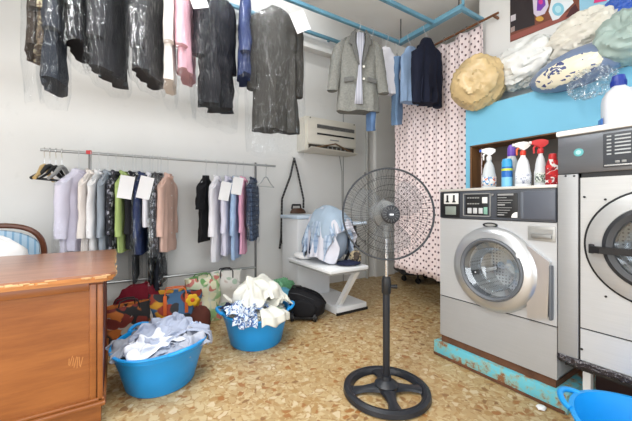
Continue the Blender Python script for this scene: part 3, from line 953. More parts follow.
lg = bq.build('legend_lettering', M_GREYP, cs, w=True); merge([o_ for o_ in cs.children if o_.name.startswith('control_panel')][0], lg)
lb = cbox('instruction_plate', 497.5, 518.5, 1.110, 1.272, M_BLACK, .003)
bq = MB()
for k, (l_, h_) in enumerate(((.95, .012), (.55, .005), (.9, .004), (.8, .004), (.45, .010), (.85, .004), (.75, .004), (.6, .004), (.4, .008))):
    ya = py(498.5); z = 1.256 - k * .0165
    bq.span(WX - .0125, WX - .0105, ya - .105 * l_, ya, z, z + h_)
bq.build('printed_lines', mat('print_grey', (150, 150, 150), .6), cs, w=True)
yc = py(515.5)
MB().prism([(0, 0)] + [(.036 * cos(R(a)), .036 * sin(R(a))) for a in range(0, 91, 10)], Matrix(((0, 0, -1, WX - .0105), (1, 0, 0, py(518.3)), (0, 1, 0, 1.112), (0, 0, 0, 1))), .003).build('white_sticker', M_PAPER, cs, w=True)
MB().span(WX - .016, WX - .006, py(556.2), py(524), 1.106, 1.280, .004).build('blank_door', mat('blank_door_grey', (86, 91, 102), .4), cs, w=True)
cbox('blank_door_edge', 521.8, 524.6, 1.108, 1.276, mat('blank_door_hinge', (98, 104, 114), .4), .010)
xlathe([(.009, .012), (.009, .016), (0, .017)], py(493.8), 1.262, 12, cap0=False, cap1=False).build('lock_screw', M_CHROME, cs, w=True)
# oval badge
bq = MB()
yb_, zb2 = py(490.5), at(490.5, 225, X=WX).z
bq.prism([(.052 * cos(a), .017 * sin(a)) for a in [2 * PI * k / 32 for k in range(32)]], Matrix(((0, 0, -1, WX), (1, 0, 0, yb_), (0, 1, 0, zb2), (0, 0, 0, 1))), .006)
bd = bq.build('oval_badge', M_BLACK, W, w=True)
MB().prism([(.036 * cos(a), .009 * sin(a)) for a in [2 * PI * k / 28 for k in range(28)]], Matrix(((0, 0, -1, WX - .006), (1, 0, 0, yb_), (0, 1, 0, zb2), (0, 0, 0, 1))), .001).build('badge_inlay', M_GREYP, bd, w=True)
# soap drawer
ya, yb = py(528), py(556)
dr = MB().span(WX - .006, WX + .01, yb, ya, .975, 1.065, .004).build('soap_drawer', mat('drawer_grey', (170, 170, 168), .4, .4), W, w=True)
MB().span(WX - .022, WX - .004, yb + .015, ya - .022, .990, 1.018, .008).build('drawer_pull', mat('drawer_pull_grey', (140, 140, 138), .4, .4), dr, w=True)
MB().span(WX - .008, WX - .005, yb + .012, ya - .016, 1.02, 1.048).build('drawer_recess', M_GREYP, dr, w=True)
# door: broad steel dish with hinge wing, gasket, glass bowl
dor = xlathe([(.285, -.004), (.288, .012), (.278, .030), (.245, .046), (.214, .052), (.206, .046), (.202, .0), (.202, -.01)], DC, DZ, 72, cap0=False, cap1=False).build('door', M_DISH, W, w=True)
bq = MB()
bq.prism([(-.22, -.265), (-.332, -.225), (-.342, .10), (-.22, .19)], Matrix(((0, 0, -1, WX), (1, 0, 0, DC), (0, 1, 0, DZ), (0, 0, 0, 1))), .030)
bq.build('door_wing', M_DISH, dor, w=True)
MB().span(WX - .036, WX, DC - .352, DC - .340, DZ - .24, DZ + .08, .003).build('door_handle', M_GASKET, dor, w=True)
xlathe([(.206, .040), (.210, .056), (.200, .062), (.186, .052), (.184, .0), (.19, -.03), (.206, -.03)], DC, DZ, 64, loop=True).build('door_gasket', M_GASKET, dor, w=True)
xlathe([(.183, .040), (.150, .026), (.138, -.03), (.12, -.06), (.08, -.075), (.0, -.08)], DC, DZ, 56, cap0=False, cap1=False).build('door_glass', M_GLASS, dor, w=True)
t = NT('drum_steel'); v = t.coords()
vo = t.n('ShaderNodeTexVoronoi', {'Vector': v, 'Scale': 42.0, 'Randomness': .1})
t.bsdf(t.mix(t.ramp(vo.outputs[0], [(.22, (0, 0, 0, 1)), (.3, (1, 1, 1, 1))]), lin((150, 152, 156)), lin((226, 228, 230))), .34, .35)
xlathe([(.20, -.012), (.235, -.05), (.235, -.40), (.0, -.42)], DC, DZ, 48, cap0=False, cap1=False).build('drum', t.m, W, w=True, solid=.004); drm = bpy.data.objects[-1] if False else [o_ for o_ in W.children if o_.name.startswith('drum')][0]
for k in range(3):
    a = R(100 + 120 * k)
    MB().box((WX + .22, DC + .205 * cos(a), DZ + .205 * sin(a)), (.30, .035, .06), Matrix.Rotation(a - PI / 2, 4, 'X'), .012).build('drum_lifter', M_CHROME, drm, w=True)
xlathe([(.016, .052), (.016, .058), (.0, .060)], DC - .185, DZ + .12, 14, cap0=False, cap1=False).build('round_sticker', M_PAPER, dor, w=True)

# ---- big machine
B = thing('washing_machine', 'taller and wider stainless washer with black door bar, nearest the blue tub', 'washing machine', (2.46, .372, 0))
y0, y1 = -.05, .792
b = MB()
b.span(WX + .02, 2.74, y0, y0 + .012, .32, 1.585).span(WX + .02, 2.74, y1 - .012, y1, .32, 1.585).span(2.728, 2.74, y0, y1, .32, 1.585).span(WX + .02, 2.74, y0, y1, .32, .335)
b.build('cabinet', M_STEEL, B, w=True, smooth=False)
MB().span(WX - .02, 2.745, y0 - .01, y1 + .004, 1.588, 1.618, .006).build('top_slab', mat('white_top', (236, 236, 234), .4), B, w=True)
M_CONS2 = steel('grey_steel_console', (138, 142, 148), .3, (2, 2, 60), .75)
cs2 = MB().span(WX - .004, WX + .03, y0, y1, 1.372, 1.586, .004).build('console', M_CONS2, B, w=True)
ya = py(603.5)
cp = MB().span(WX - .011, WX - .003, y0 + .1, ya, 1.392, 1.57, .004).build('control_panel', mat('panel_dark', (66, 70, 76), .35), cs2, w=True)
bq = MB()
for k in range(6):
    z = 1.553 - k * .0185
    for px_, wd in ((607.5, .018), (615.5, .034), (624.5, .026)):
        bq.span(WX - .0125, WX - .0105, py(px_) - wd, py(px_), z - .004, z + .003)
merge(cp, bq.build('legend_lettering', mat('legend_grey', (178, 182, 184), .5), cs2, w=True))
bq = MB()
for px_ in (616.0, 622.6):
    bq.span(WX - .016, WX - .0105, py(px_) - .018, py(px_), 1.412, 1.424, .002)
bq.build('button', M_GREYP, cs2, w=True)
MB().span(WX - .0135, WX - .0105, y0 + .12, py(605), 1.398, 1.405).build('silver_line', M_CHROME, cs2, w=True)
p = at(579, 152.5, X=WX)
xlathe([(.022, .004), (.022, .008), (.0, .009)], p.y, p.z, 28, cap0=False, cap1=False).build('round_sticker', mat('teal_sticker', (96, 176, 180), .35), cs2, w=True)
xlathe([(.012, .0085), (.012, .0095), (.0, .0098)], p.y, p.z, 20, cap0=False, cap1=False).build('sticker_emblem', mat('teal_light', (170, 216, 214), .4), cs2, w=True)
ys = py(578.3)
MB().span(WX - .004, WX + .02, ys, y1, .33, 1.368, .002).build('side_strip', steel('strip_steel', (176, 177, 178), .42), B, w=True)
MB().span(WX + .008, WX + .02, ys - .012, ys, .33, 1.37).span(WX + .008, WX + .02, y0, ys, 1.345, 1.372).build('shadow_gap', M_BLACK, B, w=True)
yp = ys - .010
BC, BZ = .375, .985
plate_hole(MB(), WX, .02, y0, yp, .516, 1.345, BC, BZ, .20).build('front_panel', steel('front_light_steel', (204, 205, 205), .45, (2, 2, 60), .35), B, w=True)
MB().span(WX, WX + .02, y0, yp, .335, .508).build('lower_panel', M_STEEL, B, w=True)
MB().span(WX + .008, WX + .02, y0, yp, .506, .518).build('panel_gap', M_BLACK, B, w=True)
bq = MB()
for px_, py_ in ((584.5, 142 + 55), (566, 176), (574.5, 176), (582, 349), (605.5, 199.5), (606, 296.5), (597, 262.5)):
    q = at(px_, py_, X=WX)
    if q.y < y1:
        bq.lathe([(.006, WX - .005), (.006, WX - .001)], (0, q.y, q.z), 'X', 10)
bq.build('screw', M_DARKMETAL, B, w=True)
xlathe([(.292, -.004), (.295, .008), (.286, .010), (.284, -.002)], BC, BZ, 72, loop=True).build('door_outline', M_BLACK, B, w=True)
dor2 = xlathe([(.286, .0), (.284, .014), (.25, .030), (.212, .036), (.205, .03), (.202, -.01)], BC, BZ, 72, cap0=False, cap1=False).build('door', steel('door_light_steel', (204, 205, 205), .40, (2, 2, 40), .45), B, w=True)
xlathe([(.206, .026), (.208, .046), (.19, .056), (.165, .050), (.160, .0), (.165, -.03), (.2, -.03)], BC, BZ, 64, loop=True).build('door_gasket', mat('black_gasket', (46, 48, 52), .4), dor2, w=True)
xlathe([(.160, .040), (.13, .02), (.12, -.05), (.07, -.07), (.0, -.075)], BC, BZ, 56, cap0=False, cap1=False).build('door_glass', M_GLASS, dor2, w=True)
xlathe([(.205, -.012), (.26, -.05), (.26, -.42), (.0, -.44)], BC, BZ, 48, cap0=False, cap1=False).build('drum', t.m, B, w=True, solid=.004)
pa_, pb_ = at(590.5, 249, X=WX - .06), at(633, 253, X=WX - .075)
MB().loft([[Vector((WX - .03 + dx_, q_.y, q_.z + dz_)) for dx_, dz_ in ((-.035 * k_, -.018), (-.035 * k_, .016), (-.012 * k_, .016), (-.012 * k_, -.018))]
           for q_, k_ in ((pa_, 1.0), (at(600, 250, X=WX - .06), 1.3), (pb_, 1.5), (Vector((WX, BC - .12, pb_.z)), 1.4))]).build('door_bar', M_BLACK, dor2, w=True, smooth=False)
MB().box((WX - .022, pa_.y + .003, pa_.z), (.05, .022, .05), None, .004).build('bar_catch', M_BLACK, dor2, w=True)
# torn film and cardboard along the lower edge, then the stand below
gr = []
for i in range(41):
    y = y0 + (y1 - y0) * i / 40
    gr.append([Vector((WX - .008 + .014 * nz(i * .9, k * .7), y, .335 - .012 * k - .012 * abs(nz(i * .5, 4)) * k)) for k in range(4)])
MB().sheet(gr).build('torn_wrap', speckle('crumpled_wrap', (46, 42, 48), [(130, 126, 130), (22, 20, 24)], 60, .5, .3), B, w=True, solid=.004)
MB().span(WX + .04, 2.72, y0 + .02, y1 - .02, .26, .32).build('stand_frame', M_DARKMETAL, B, w=True)
for (x, y) in ((WX + .06, .66), (WX + .06, .02), (2.66, .66), (2.66, .02)):
    MB().span(x, x + .04, y, y + .035, 0, .27).build('stand_leg', M_WHITEP if x < 2.5 else M_DARKMETAL, B, w=True)
MB().span(2.60, 2.62, y0, y1, 0, .3).build('rear_skirt', mat('dark_brown_board', (62, 40, 36), .7), B, w=True)

# ================================================================ BOTTLES ON THE SMALL WASHER
def spray(px, X, top, m, trig, labelcol, label, w=.048, d=.032, name='spray_bottle', z0=ZT):
    y = at(px, 160, X=X).y
    h = at(px, top, X=X).z - z0
    t = thing(name, label, 'spray bottle', (X, y, z0), R(-57 + 8), 'cleaning products on the small washer')
    hb = h * .70
    ring = lambda sx, sy, z: [Vector((w * sx * cos(a) * (abs(cos(a)) ** -.25 if abs(cos(a)) > .05 else 1), d * sy * sin(a), z)) for a in [2 * PI * k / 28 for k in range(28)]]
    MB().loft([ring(.92, .92, 0), ring(1, 1, .008), ring(1, 1, hb * .42), ring(.86, .95, hb * .55), ring(.80, .9, hb * .66), ring(.62, .75, hb * .82), ring(.34, .5, hb * .93), ring(.3, .45, hb)]).build('bottle_body', m, t)
    MB().lathe([(.016, hb - .005), (.018, hb), (.018, hb + .022), (.012, hb + .03), (.0, hb + .03)], n=18, cap1=False).build('collar', trig, t)
    z = hb + .028
    MB().loft([[Vector((x, y_, z + zz)) for (y_, zz) in ((-.012, a_), (.012, a_), (.012, b_), (-.012, b_))]
               for x, a_, b_ in ((-.052, .030, .050), (-.03, .022, .056), (.0, .0, .060), (.022, .012, .056), (.040, .03, .048))]).build('trigger_head', trig, t); th_ = [o_ for o_ in t.children if o_.name.startswith('trigger_head')][0]
    MB().tube([(-.020, 0, z + .028), (-.038, 0, z + .005), (-.036, 0, z - .03)], [.008, .007, .005], 8).build('trigger', trig, th_)
    MB().tube([(-.050, 0, z + .04), (-.064, 0, z + .04)], .010, 10).build('nozzle', M_WHITEP, th_)
    MB().loft([[Vector((w * 1.015 * cos(a) * (abs(cos(a)) ** -.25 if abs(cos(a)) > .05 else 1), -d * 1.03 * abs(sin(a)) - .0008, zz)) for a in [PI + PI * k / 12 for k in range(1, 12)]] for zz in (hb * .10, hb * .40)], closed=False).build('printed_label', labelcol, t, solid=.0008)
    return t


M_CLEARB = mat('milky_plastic', (226, 232, 236), .25, 0, .03, Transmission_Weight=.25)
spray(489, 2.36, 147.5, M_CLEARB, M_WHITEP, speckle('label_orange_pattern', (240, 236, 232), [(226, 120, 60), (90, 150, 200)], 40, .6), 'clear spray bottle with white head and blue nozzle, furthest from the tall washer')
q = [o_ for o_ in bpy.data.objects if o_.name.startswith('nozzle')][-1]
q.data.materials.clear(); q.data.materials.append(mat('blue_cap_plastic', (40, 90, 190), .35))
spray(523, 2.33, 141, mat('white_bottle', (236, 238, 242), .3), mat('white_orange_head', (240, 236, 232), .35), speckle('label_pale', (226, 228, 234), [(120, 130, 160)], 60, .5), 'white spray bottle with white and red-orange head in the middle of the row')
t_obj = [o_ for o_ in bpy.data.objects if o_.name.startswith('trigger') and not o_.name.startswith('trigger_head')][-1]
t_obj.data.materials.clear(); t_obj.data.materials.append(mat('orange_plastic', (232, 104, 52), .35))
c_obj = [o_ for o_ in bpy.data.objects if o_.name.startswith('collar')][-1]
c_obj.data.materials.clear(); c_obj.data.materials.append(mat('red_orange_plastic', (222, 66, 44), .35))
spray(540.5, 2.33, 138.5, mat('grey_white_bottle', (214, 218, 222), .3), mat('red_plastic', (206, 50, 52), .4), speckle('label_green', (214, 220, 214), [(70, 110, 70), (60, 70, 80)], 50, .6), 'tall slim white spray bottle with red head', .034, .034)
# aerosol
y = at(507, 170, X=2.32).y; h = at(507, 159, X=2.32).z - ZT
t = thing('aerosol_can', 'blue aerosol can with a yellow and green band', 'can', (2.32, y, ZT), 0, 'cleaning products on the small washer')
MB().lathe([(.030, 0), (.034, .004), (.034, h * .36), (.0, h * .36)], cap1=False).build('can_body', mat('can_light_blue', (120, 190, 226), .3), t)
MB().lathe([(.0342, h * .36), (.0342, h * .72), (.0, h * .72)], cap1=False).build('can_sleeve', mat('can_blue', (30, 104, 184), .3), t)
MB().lathe([(.0346, h * .58), (.0346, h * .66), (.0, h * .66)], cap1=False).build('can_band', mat('can_yellowgreen', (190, 206, 70), .3), t)
MB().lathe([(.033, h * .72), (.033, h * .90), (.026, h), (.0, h)], cap1=False).build('can_cap', mat('can_cap_blue', (60, 160, 214), .3), t)
# purple cap bottle behind
y = at(511.5, 160, X=2.46).y; h = at(511.5, 145, X=2.46).z - ZT
t = thing('cleaner_bottle', 'white bottle with purple cap standing behind the blue can', 'bottle', (2.46, y, ZT), 0, 'cleaning products on the small washer')
MB().lathe([(.036, 0), (.042, .006), (.042, h * .58), (.028, h * .72), (.02, h * .76), (.0, h * .76)], cap1=False).build('bottle_body', M_CLEARB, t)
MB().lathe([(.026, h * .74), (.028, h * .78), (.026, h * .93), (.016, h), (.0, h)], cap1=False).build('cap', mat('purple_plastic', (112, 74, 176), .35), t)
# small red bottle
y = at(552.6, 165, X=2.32).y; h = at(552.6, 153.5, X=2.32).z - ZT
t = thing('detergent_bottle', 'small white bottle with red cap and red side, next to the tall washer', 'bottle', (2.32, y, ZT), R(-50), 'cleaning products on the small washer')
MB().loft([[Vector((.040 * s * cos(a), .026 * s * sin(a), h * z)) for a in [2 * PI * k / 22 for k in range(22)]] for s, z in ((.92, 0), (1, .03), (.95, .35), (1, .6), (.72, .76), (.45, .84))]).build('bottle_body', speckle('bottle_white_red', (236, 234, 232), [(206, 40, 44), (150, 30, 40)], 22, .8), t)
MB().lathe([(.020, h * .82), (.022, h * .84), (.020, h * .98), (.012, h), (.0, h)], cap1=False).build('cap', mat('red_plastic', (206, 50, 52), .4), t)
MB().tube([(.036, 0, h * .25), (.052, 0, h * .35), (.050, 0, h * .58), (.034, 0, h * .66)], .008, 8).build('handle', mat('red_plastic', (206, 50, 52), .4), t)

# jug on the big machine
jx = 2.50; pj = at(618.5, 100, X=jx); h = at(617.5, 76, X=jx).z - 1.618
t = thing('jug', 'white plastic jug with dark blue screw cap on the taller washer', 'jug', (jx, pj.y, 1.618), R(-60))
rg = lambda sx, sy, z: [Vector((.076 * sx * math.copysign(abs(cos(a)) ** .6, cos(a)), .058 * sy * math.copysign(abs(sin(a)) ** .6, sin(a)), z)) for a in [2 * PI * k / 32 for k in range(32)]]
hb = h * .82
MB().loft([rg(.94, .92, 0), rg(1, 1, .01), rg(1, 1, hb * .66), rg(.93, .95, hb * .78), rg(.72, .8, hb * .89), rg(.42, .55, hb * .97), rg(.36, .5, hb)]).build('jug_body', mat('jug_plastic', (208, 210, 216), .35, 0, .02), t)
MB().tube([(.048, 0, hb * .92), (.085, 0, hb * .86), (.088, 0, hb * .62), (.078, 0, hb * .52)], .012, 8).build('handle', mat('jug_plastic', (208, 210, 216), .35), t)
bq = MB().lathe([(.033, hb - .004), (.035, hb), (.035, hb + .03), (.028, h), (.0, h)], n=32, cap1=False)
for k in range(24):
    a = 2 * PI * k / 24
    bq.box((.0355 * cos(a), .0355 * sin(a), hb + .014), (.004, .004, .026), a)
bq.build('screw_cap', mat('cap_dark_blue', (34, 58, 150), .35), t)
MB().box((-.0818, 0, hb * .22), (.003, .07, .06), None, .001).build('blue_label', mat('label_blue', (70, 120, 200), .4), t)

# ================================================================ GARMENTS
def prof(stops, n):
    out = []
    z0, z1 = stops[0][0], stops[-1][0]
    for i in range(n):
        z = z0 + (z1 - z0) * (i / (n - 1)) ** 1.25
        for (za, wa, da), (zb, wb, db) in zip(stops[:-1], stops[1:]):
            if z >= zb - 1e-9:
                u = (z - za) / (zb - za) if zb != za else 0
                u = max(0, min(1, u)); s = u * u * (3 - 2 * u)
                out.append((z, wa + (wb - wa) * s, da + (db - da) * s)); break
    return out


def cloth_body(bq, L, w, d, seed, flare=1.0, waist=.94, fold=1.0, hem=.02, n=26, k=44, neck=.055, x0=0.0):
    st_ = [(-.075, neck, min(d, .035)), (-.10, neck * 1.35, d * .7), (-.135, w * .66, d * .8), (-.172, w * .96, d * .9), (-.24, w, d), (-(.24 + (L - .24) * .45), w * waist, d), (-L, w * flare, d * 1.1)]
    rings = []
    for z, ww, dd in prof(st_, n):
        s = max(0, min(1, (-z - .15) / max(.2, L - .15))); ring = []
        for i in range(k):
            a = 2 * PI * i / k
            c, si = cos(a), sin(a)
            x = ww * math.copysign(abs(c) ** .8, c); y = dd * math.copysign(abs(si) ** .8, si)
            f = fold * s * (.40 * sin(x / w * 8 + seed + (2.2 if si > 0 else 0)) + .30 * sin(x / w * 15 + seed * 2.3 + s * 2) + .5 * nz(x * 9 + seed, z * 3, si))
            y += dd * f * (.9 if abs(si) > .2 else .3) * .55
            y += fold * dd * .25 * nz(x * 14, z * 12 + seed, si * 2)
            x += fold * .008 * nz(z * 7, seed, si)
            ring.append(Vector((x0 + x, y, z + hem * nz(x * 7 + seed, 9, si * .5) * s * s)))
        rings.append(ring)
    return bq.loft(rings)


def sleeve(bq, sx, w, d, Ls, seed, spread=.04, r0=.07, r1=.05, fw=0.0, k=18, n=13):
    rings = []
    for i in range(n):
        u = i / (n - 1)
        cx = sx * (w * .86 + spread * (u ** .8)); z = -.185 - Ls * u
        cy = -fw * u * u + .01 * nz(u * 3 + seed, sx)
        r_ = r0 + (r1 - r0) * u; ring = []
        for j in range(k):
            a = 2 * PI * j / k
            f = 1 + .10 * sin(a * 3 + seed + u * 5) * u + .12 * nz(u * 9 + seed, a * .8, sx)
            ring.append(Vector((cx + r_ * cos(a) * f, cy + min(r_, d * 1.15) * .85 * sin(a) * f, z + .05 * (1 - u) * cos(a) * -sx)))
        rings.append(ring)
    return bq.loft(rings)


def add_hanger(t, rail_r, hook_rot, rot, w, m, wood_=False, drop=0.0):
    bq = MB(); Rh = rail_r * 1.45 + .004
    Mz = Matrix.Rotation(hook_rot - rot, 3, 'Z')
    pts = [Mz @ Vector((Rh * cos(a), 0, Rh * sin(a))) for a in [R(-40 + 20 * i) for i in range(12)]]
    pts += [Mz @ Vector((-Rh * .8, 0, -Rh * .9)), Vector((0, 0, -Rh - .02)), Vector((0, 0, -.085))]
    pts[-1].z -= drop; pts[-2].z -= drop * .3
    bq.tube(pts, .0026, 6)
    hk = bq.build('hook', m, None); bq = MB()
    bq.tube([(-w, 0, -.165), (-w * .5, 0, -.125), (0, 0, -.085), (w * .5, 0, -.125), (w, 0, -.165)], .009 if wood_ else .006, 8)
    for v_ in bq.bm.verts: v_.co.z -= drop
    hg = bq.build('hanger', m, t); hk.parent = hg
    return hg


def add_film(t, L, w, d, ext, seed, m=None, x0=0.0):
    k = 40; rings = []
    st_ = [(-.055, .03, .02), (-.085, .07, d + .012), (-.14, w * .74, d + .016), (-.185, w + .035, d + .02), (-.3, w + .055, d + .024), (-L, w + .06, d + .03), (-(L + ext), w + .045, d + .012)]
    for z, ww, dd in prof(st_, 26):
        ring = []
        for i in range(k):
            a = 2 * PI * i / k; c, si = cos(a), sin(a)
            x = ww * math.copysign(abs(c) ** .8, c); y = dd * math.copysign(abs(si) ** .7, si)
            y += .007 * nz(x * 16 + seed, z * 7, si) * (1.5 if -z > L else .8)
            x += .012 * nz(z * 6 + seed, si, 3)
            ring.append(Vector((x0 + x, y, z + .05 * nz(x * 9 + seed, si * .6) * (1 if -z > L + ext * .8 else 0))))
        rings.append(ring)
    return MB().loft(rings, cap0=False, cap1=False).build('clear_cover', m or M_FILM, t)


def add_tag(t, rot, off, size, tilt=0.0, m=None, yaw=0.0):
    o = MB().box((0, 0, 0), (size[0], .0012, size[1])).build('paper_ticket', m or M_PAPER, t, smooth=False)
    wo = Vector(off); o.location = Matrix.Rotation(-rot, 3, 'Z') @ wo
    o.rotation_euler = (R(4), tilt, -rot + yaw)
    return o


G_RACK = 'pressed clothes on the garment rack'
G_TOP = 'garments hung on the blue rails'
M_HANG = mat('wire_hanger', (200, 202, 204), .35, .6)
SEED = [1.0]


def hang(name, label, cat, px, yb, rail, rot, m, w=.21, d=.035, kind='shirt', Ls=.45, film_=None, ext=.10, tagx=None, top=None, **kw):
    SEED[0] += 1.37; sd = SEED[0]; rot = R(rot)
    if rail == 'B':
        X, Y, Z, rr, hr, grp = None, RB_Y, RB_Z, .0235, PI / 2, G_TOP
        p = at(px, 100, Y=Y); q = at(px, yb, Y=Y)
    elif rail == 'D':
        Z, rr, hr, grp = RB_Z, .033, 0.0, G_TOP
        p = at(px, 100, X=RD_X); q = at(px, yb, X=RD_X)
    else:
        Z, rr, hr, grp = RK_Z, .013, PI / 2, G_RACK
        p = at(px, 100, Y=RK_Y); q = at(px, yb, Y=RK_Y)
    drop = .085 if rail == 'R' else .045
    L = Z - q.z - drop
    t = thing(name, label, cat, (p.x, p.y, Z), rot, grp)
    if kind == 'trousers':
        bq = MB(); rings = []
        for i in range(22):
            u = i / 21; z = -.165 - (L - .165) * u; ring = []
            for j in range(36):
                a = 2 * PI * j / 36; c, si = cos(a), sin(a)
                x = w * (1 - .08 * u) * math.copysign(abs(c) ** .7, c); y = d * (1.0 - .15 * u) * math.copysign(abs(si) ** .8, si)
                y += d * .5 * nz(x * 12 + sd, z * 4, si) + d * .25 * sin(x / w * 5 + sd) * u
                ring.append(Vector((x, y, z + .03 * x / w * u)))
            rings.append(ring)
        bq.loft(rings)
        bq.build(name + '_cloth', m, t)
    else:
        bq = MB()
        cloth_body(bq, L, w, d, sd, **kw)
        bq.build('body_cloth', m, t)
        if Ls:
            short = Ls < .3
            for sx in (-1, 1):
                sq = MB(); sleeve(sq, sx, w, d, Ls, sd + sx, .03 if not short else .05, .075 if not short else .08, .048 if not short else .075)
                sq.build('sleeve', m, t)
        if kind in ('shirt', 'coat'):
            cm = MB()
            cm.tube([(-.052, 0.012, -.085), (-.045, -.028, -.105), (0, -.04, -.125), (.045, -.028, -.105), (.052, .012, -.085), (0, .03, -.07)], .014, 8, True)
            cm.build('collar', m, t)
        if kind == 'shirt':
            pk = MB()
            for i in range(5):
                z = -.17 - (L - .22) * i / 5
                pk.lathe([(.006, -.002), (.006, .002), (0, .003)], (0, -d * 1.18, z), 'Y', 8)
            pk.build('button', M_WHITEP, t)
    if film_:
        add_film(t, L, w, d, ext, sd, film_)
    if tagx is not None:
        add_tag(t, rot, tagx[0], tagx[1], tagx[2], yaw=tagx[3] if len(tagx) > 3 else 0)
    for c_ in t.children:
        c_.location.z -= drop
    add_hanger(t, rr, hr, rot, w * .86, M_HANG, drop=drop)
    return t


F_BLACK = fabric('black_wool', (34, 34, 38), .2)
F_BLACK2 = fabric('black_cotton', (24, 24, 27), .2)
F_DGREY = fabric('dark_grey_wool', (52, 52, 55), .2)
F_COAT = fabric('charcoal_coat', (62, 60, 57), .12)
F_SLATE = fabric('slate_wool', (46, 50, 58), .2)
F_WHITE = fabric('white_cotton', (236, 234, 240), .04)
F_CREAM = fabric('cream_cotton', (232, 224, 218), .05)
F_LACE = fabric('off_white_cotton', (238, 236, 236), .06)
F_LGREY = fabric('light_grey_cotton', (150, 158, 168), .12)
F_LILAC = fabric('lilac_white_cotton', (224, 220, 236), .05)
F_GREEN = fabric('lime_green_cotton', (172, 192, 122), .08)
F_NAVY = fabric('navy_cotton', (42, 54, 92), .15)
F_NAVYK = fabric('navy_knit', (26, 30, 46), .15)
F_PEACH = fabric('peach_cotton', (222, 186, 172), .06)
F_PINK = fabric('pink_cotton', (234, 174, 200), .06)
F_PINK2 = fabric('rose_cotton', (222, 172, 184), .06)
F_SKY = fabric('sky_blue_cotton', (168, 194, 228), .06)
F_DARKPAT = speckle('dark_print', (36, 36, 42), [(150, 150, 160), (90, 90, 104)], 24, .5)
F_TWEED = speckle('beige_tweed', (112, 96, 78), [(190, 180, 150), (64, 52, 44)], 34, .62)
F_BROWNB = fabric('dark_brown_wool', (62, 54, 48), .2)
F_PLAID = stripes('navy_plaid', (44, 58, 84), (84, 102, 130), 130, 0, .6, (150, 160, 180))
F_JEAN = mat('washed_denim', (104, 132, 164), .85, 0, .22, 6, .3, 240)
F_JEAN2 = mat('mid_blue_denim', (80, 108, 146), .85, 0, .22, 6, .3, 240)
F_CHAMB = mat('chambray', (142, 168, 202), .85, 0, .12, 6, .3, 240)

TK = (.115, .21)
# ---- first bunch on the rack (left to right)
hang('white_jacket', 'white jacket in clear film, leftmost of the clothes on the rack', 'jacket', 79, 250, 'R', 54, F_LILAC, .19, .05, 'shirt', .5, M_FILM, .03)
hang('cream_blouse', 'cream blouse beside the white jacket on the rack', 'blouse', 91, 250, 'R', 74, F_CREAM, .20, .028, 'shirt', .5)
hang('white_shirt', 'white shirt hanging between the cream blouse and the grey shirt on the rack', 'shirt', 99, 250, 'R', 75, F_LACE, .21, .028, 'shirt', .5, M_FILM, .03)
hang('grey_shirt', 'light grey-blue shirt left of the lime green one on the rack', 'shirt', 108, 250, 'R', 76, F_LGREY, .21, .028, 'shirt', .5)
hang('printed_blouse', 'dark blouse with small pale print, just left of the lime green shirt', 'blouse', 116, 247, 'R', 76, F_DARKPAT, .20, .028, 'shirt', .48)
hang('green_shirt', 'lime green shirt with a white paper ticket on the rack', 'shirt', 124, 250, 'R', 76, F_GREEN, .20, .028, 'shirt', .5, None, .1, ((.01, -.25, -.235), TK, R(9)))
hang('black_shirt', 'black shirt between the lime green and the navy one on the rack', 'shirt', 133, 246, 'R', 76, F_BLACK, .20, .028, 'shirt', .48)
hang('navy_shirt', 'navy shirt with a tilted white paper ticket on the rack', 'shirt', 142, 253, 'R', 74, F_NAVY, .20, .030, 'shirt', .52, M_FILM, .05, ((.01, -.25, -.235), TK, R(12)))
hang('white_blouse', 'short white blouse with pinkish tint, right beside the navy shirt', 'blouse', 150, 226, 'R', 74, F_WHITE, .20, .026, 'shirt', .42)
hang('black_jacket', 'glossy black garment in film, left of the peach shirt on the rack', 'jacket', 158, 254, 'R', 72, F_DARKPAT, .20, .030, 'shirt', .52, M_FILMH, .05)
hang('peach_shirt', 'pale peach shirt closing the first bunch on the rack', 'shirt', 168, 250, 'R', 64, F_PEACH, .21, .032, 'shirt', .52)
hang('black_dress', 'long black dress in glossy film reaching down over the floral bag', 'dress', 153, 288, 'R', 78, F_BLACK2, .20, .020, 'dress', 0, M_FILMH, .04, flare=1.1, fold=1.4)
hang('long_skirt', 'long dark garment with film ends hanging lowest beside the peach shirt', 'skirt', 161, 284, 'R', 74, fabric('ink_cotton', (30, 32, 40), .2), .13, .022, 'dress', 0, M_FILMH, .05, flare=2.0, waist=1.0, fold=1.6)
hang('long_trousers', 'long dark grey trousers in film under the lime green shirt', 'trousers', 136, 278, 'R', 80, F_DGREY, .16, .022, 'trousers', 0, M_FILMH, .06)
# ---- second bunch
hang('black_tee', 'black short-sleeved top, first of the second bunch on the rack', 'top', 206, 240, 'R', 62, F_BLACK2, .21, .045, 'tee', .26)
hang('white_shirt', 'white long shirt with paper ticket right beside the black top', 'shirt', 217, 259, 'R', 60, F_WHITE, .20, .035, 'shirt', .55, None, .1, ((.02, -.24, -.25), (.11, .20), R(10)))
hang('striped_shirt', 'white shirt with high paper ticket in the middle of the second bunch', 'shirt', 228, 253, 'R', 60, F_LILAC, .20, .032, 'shirt', .52, M_FILM, .04, ((.03, -.24, -.19), (.115, .19), R(8)))
hang('blue_shirt', 'sky blue shirt left of the pink one on the rack', 'shirt', 236, 257, 'R', 62, F_SKY, .20, .032, 'shirt', .55, M_FILM, .04)
hang('pink_shirt', 'bright pink shirt between the sky blue and the plaid one', 'shirt', 243.5, 252, 'R', 62, F_PINK, .20, .026, 'shirt', .52)
hang('plaid_shirt', 'navy plaid shirt, last on the right of the garment rack', 'shirt', 253, 239, 'R', 58, F_PLAID, .20, .040, 'shirt', .46, M_FILM, .05)

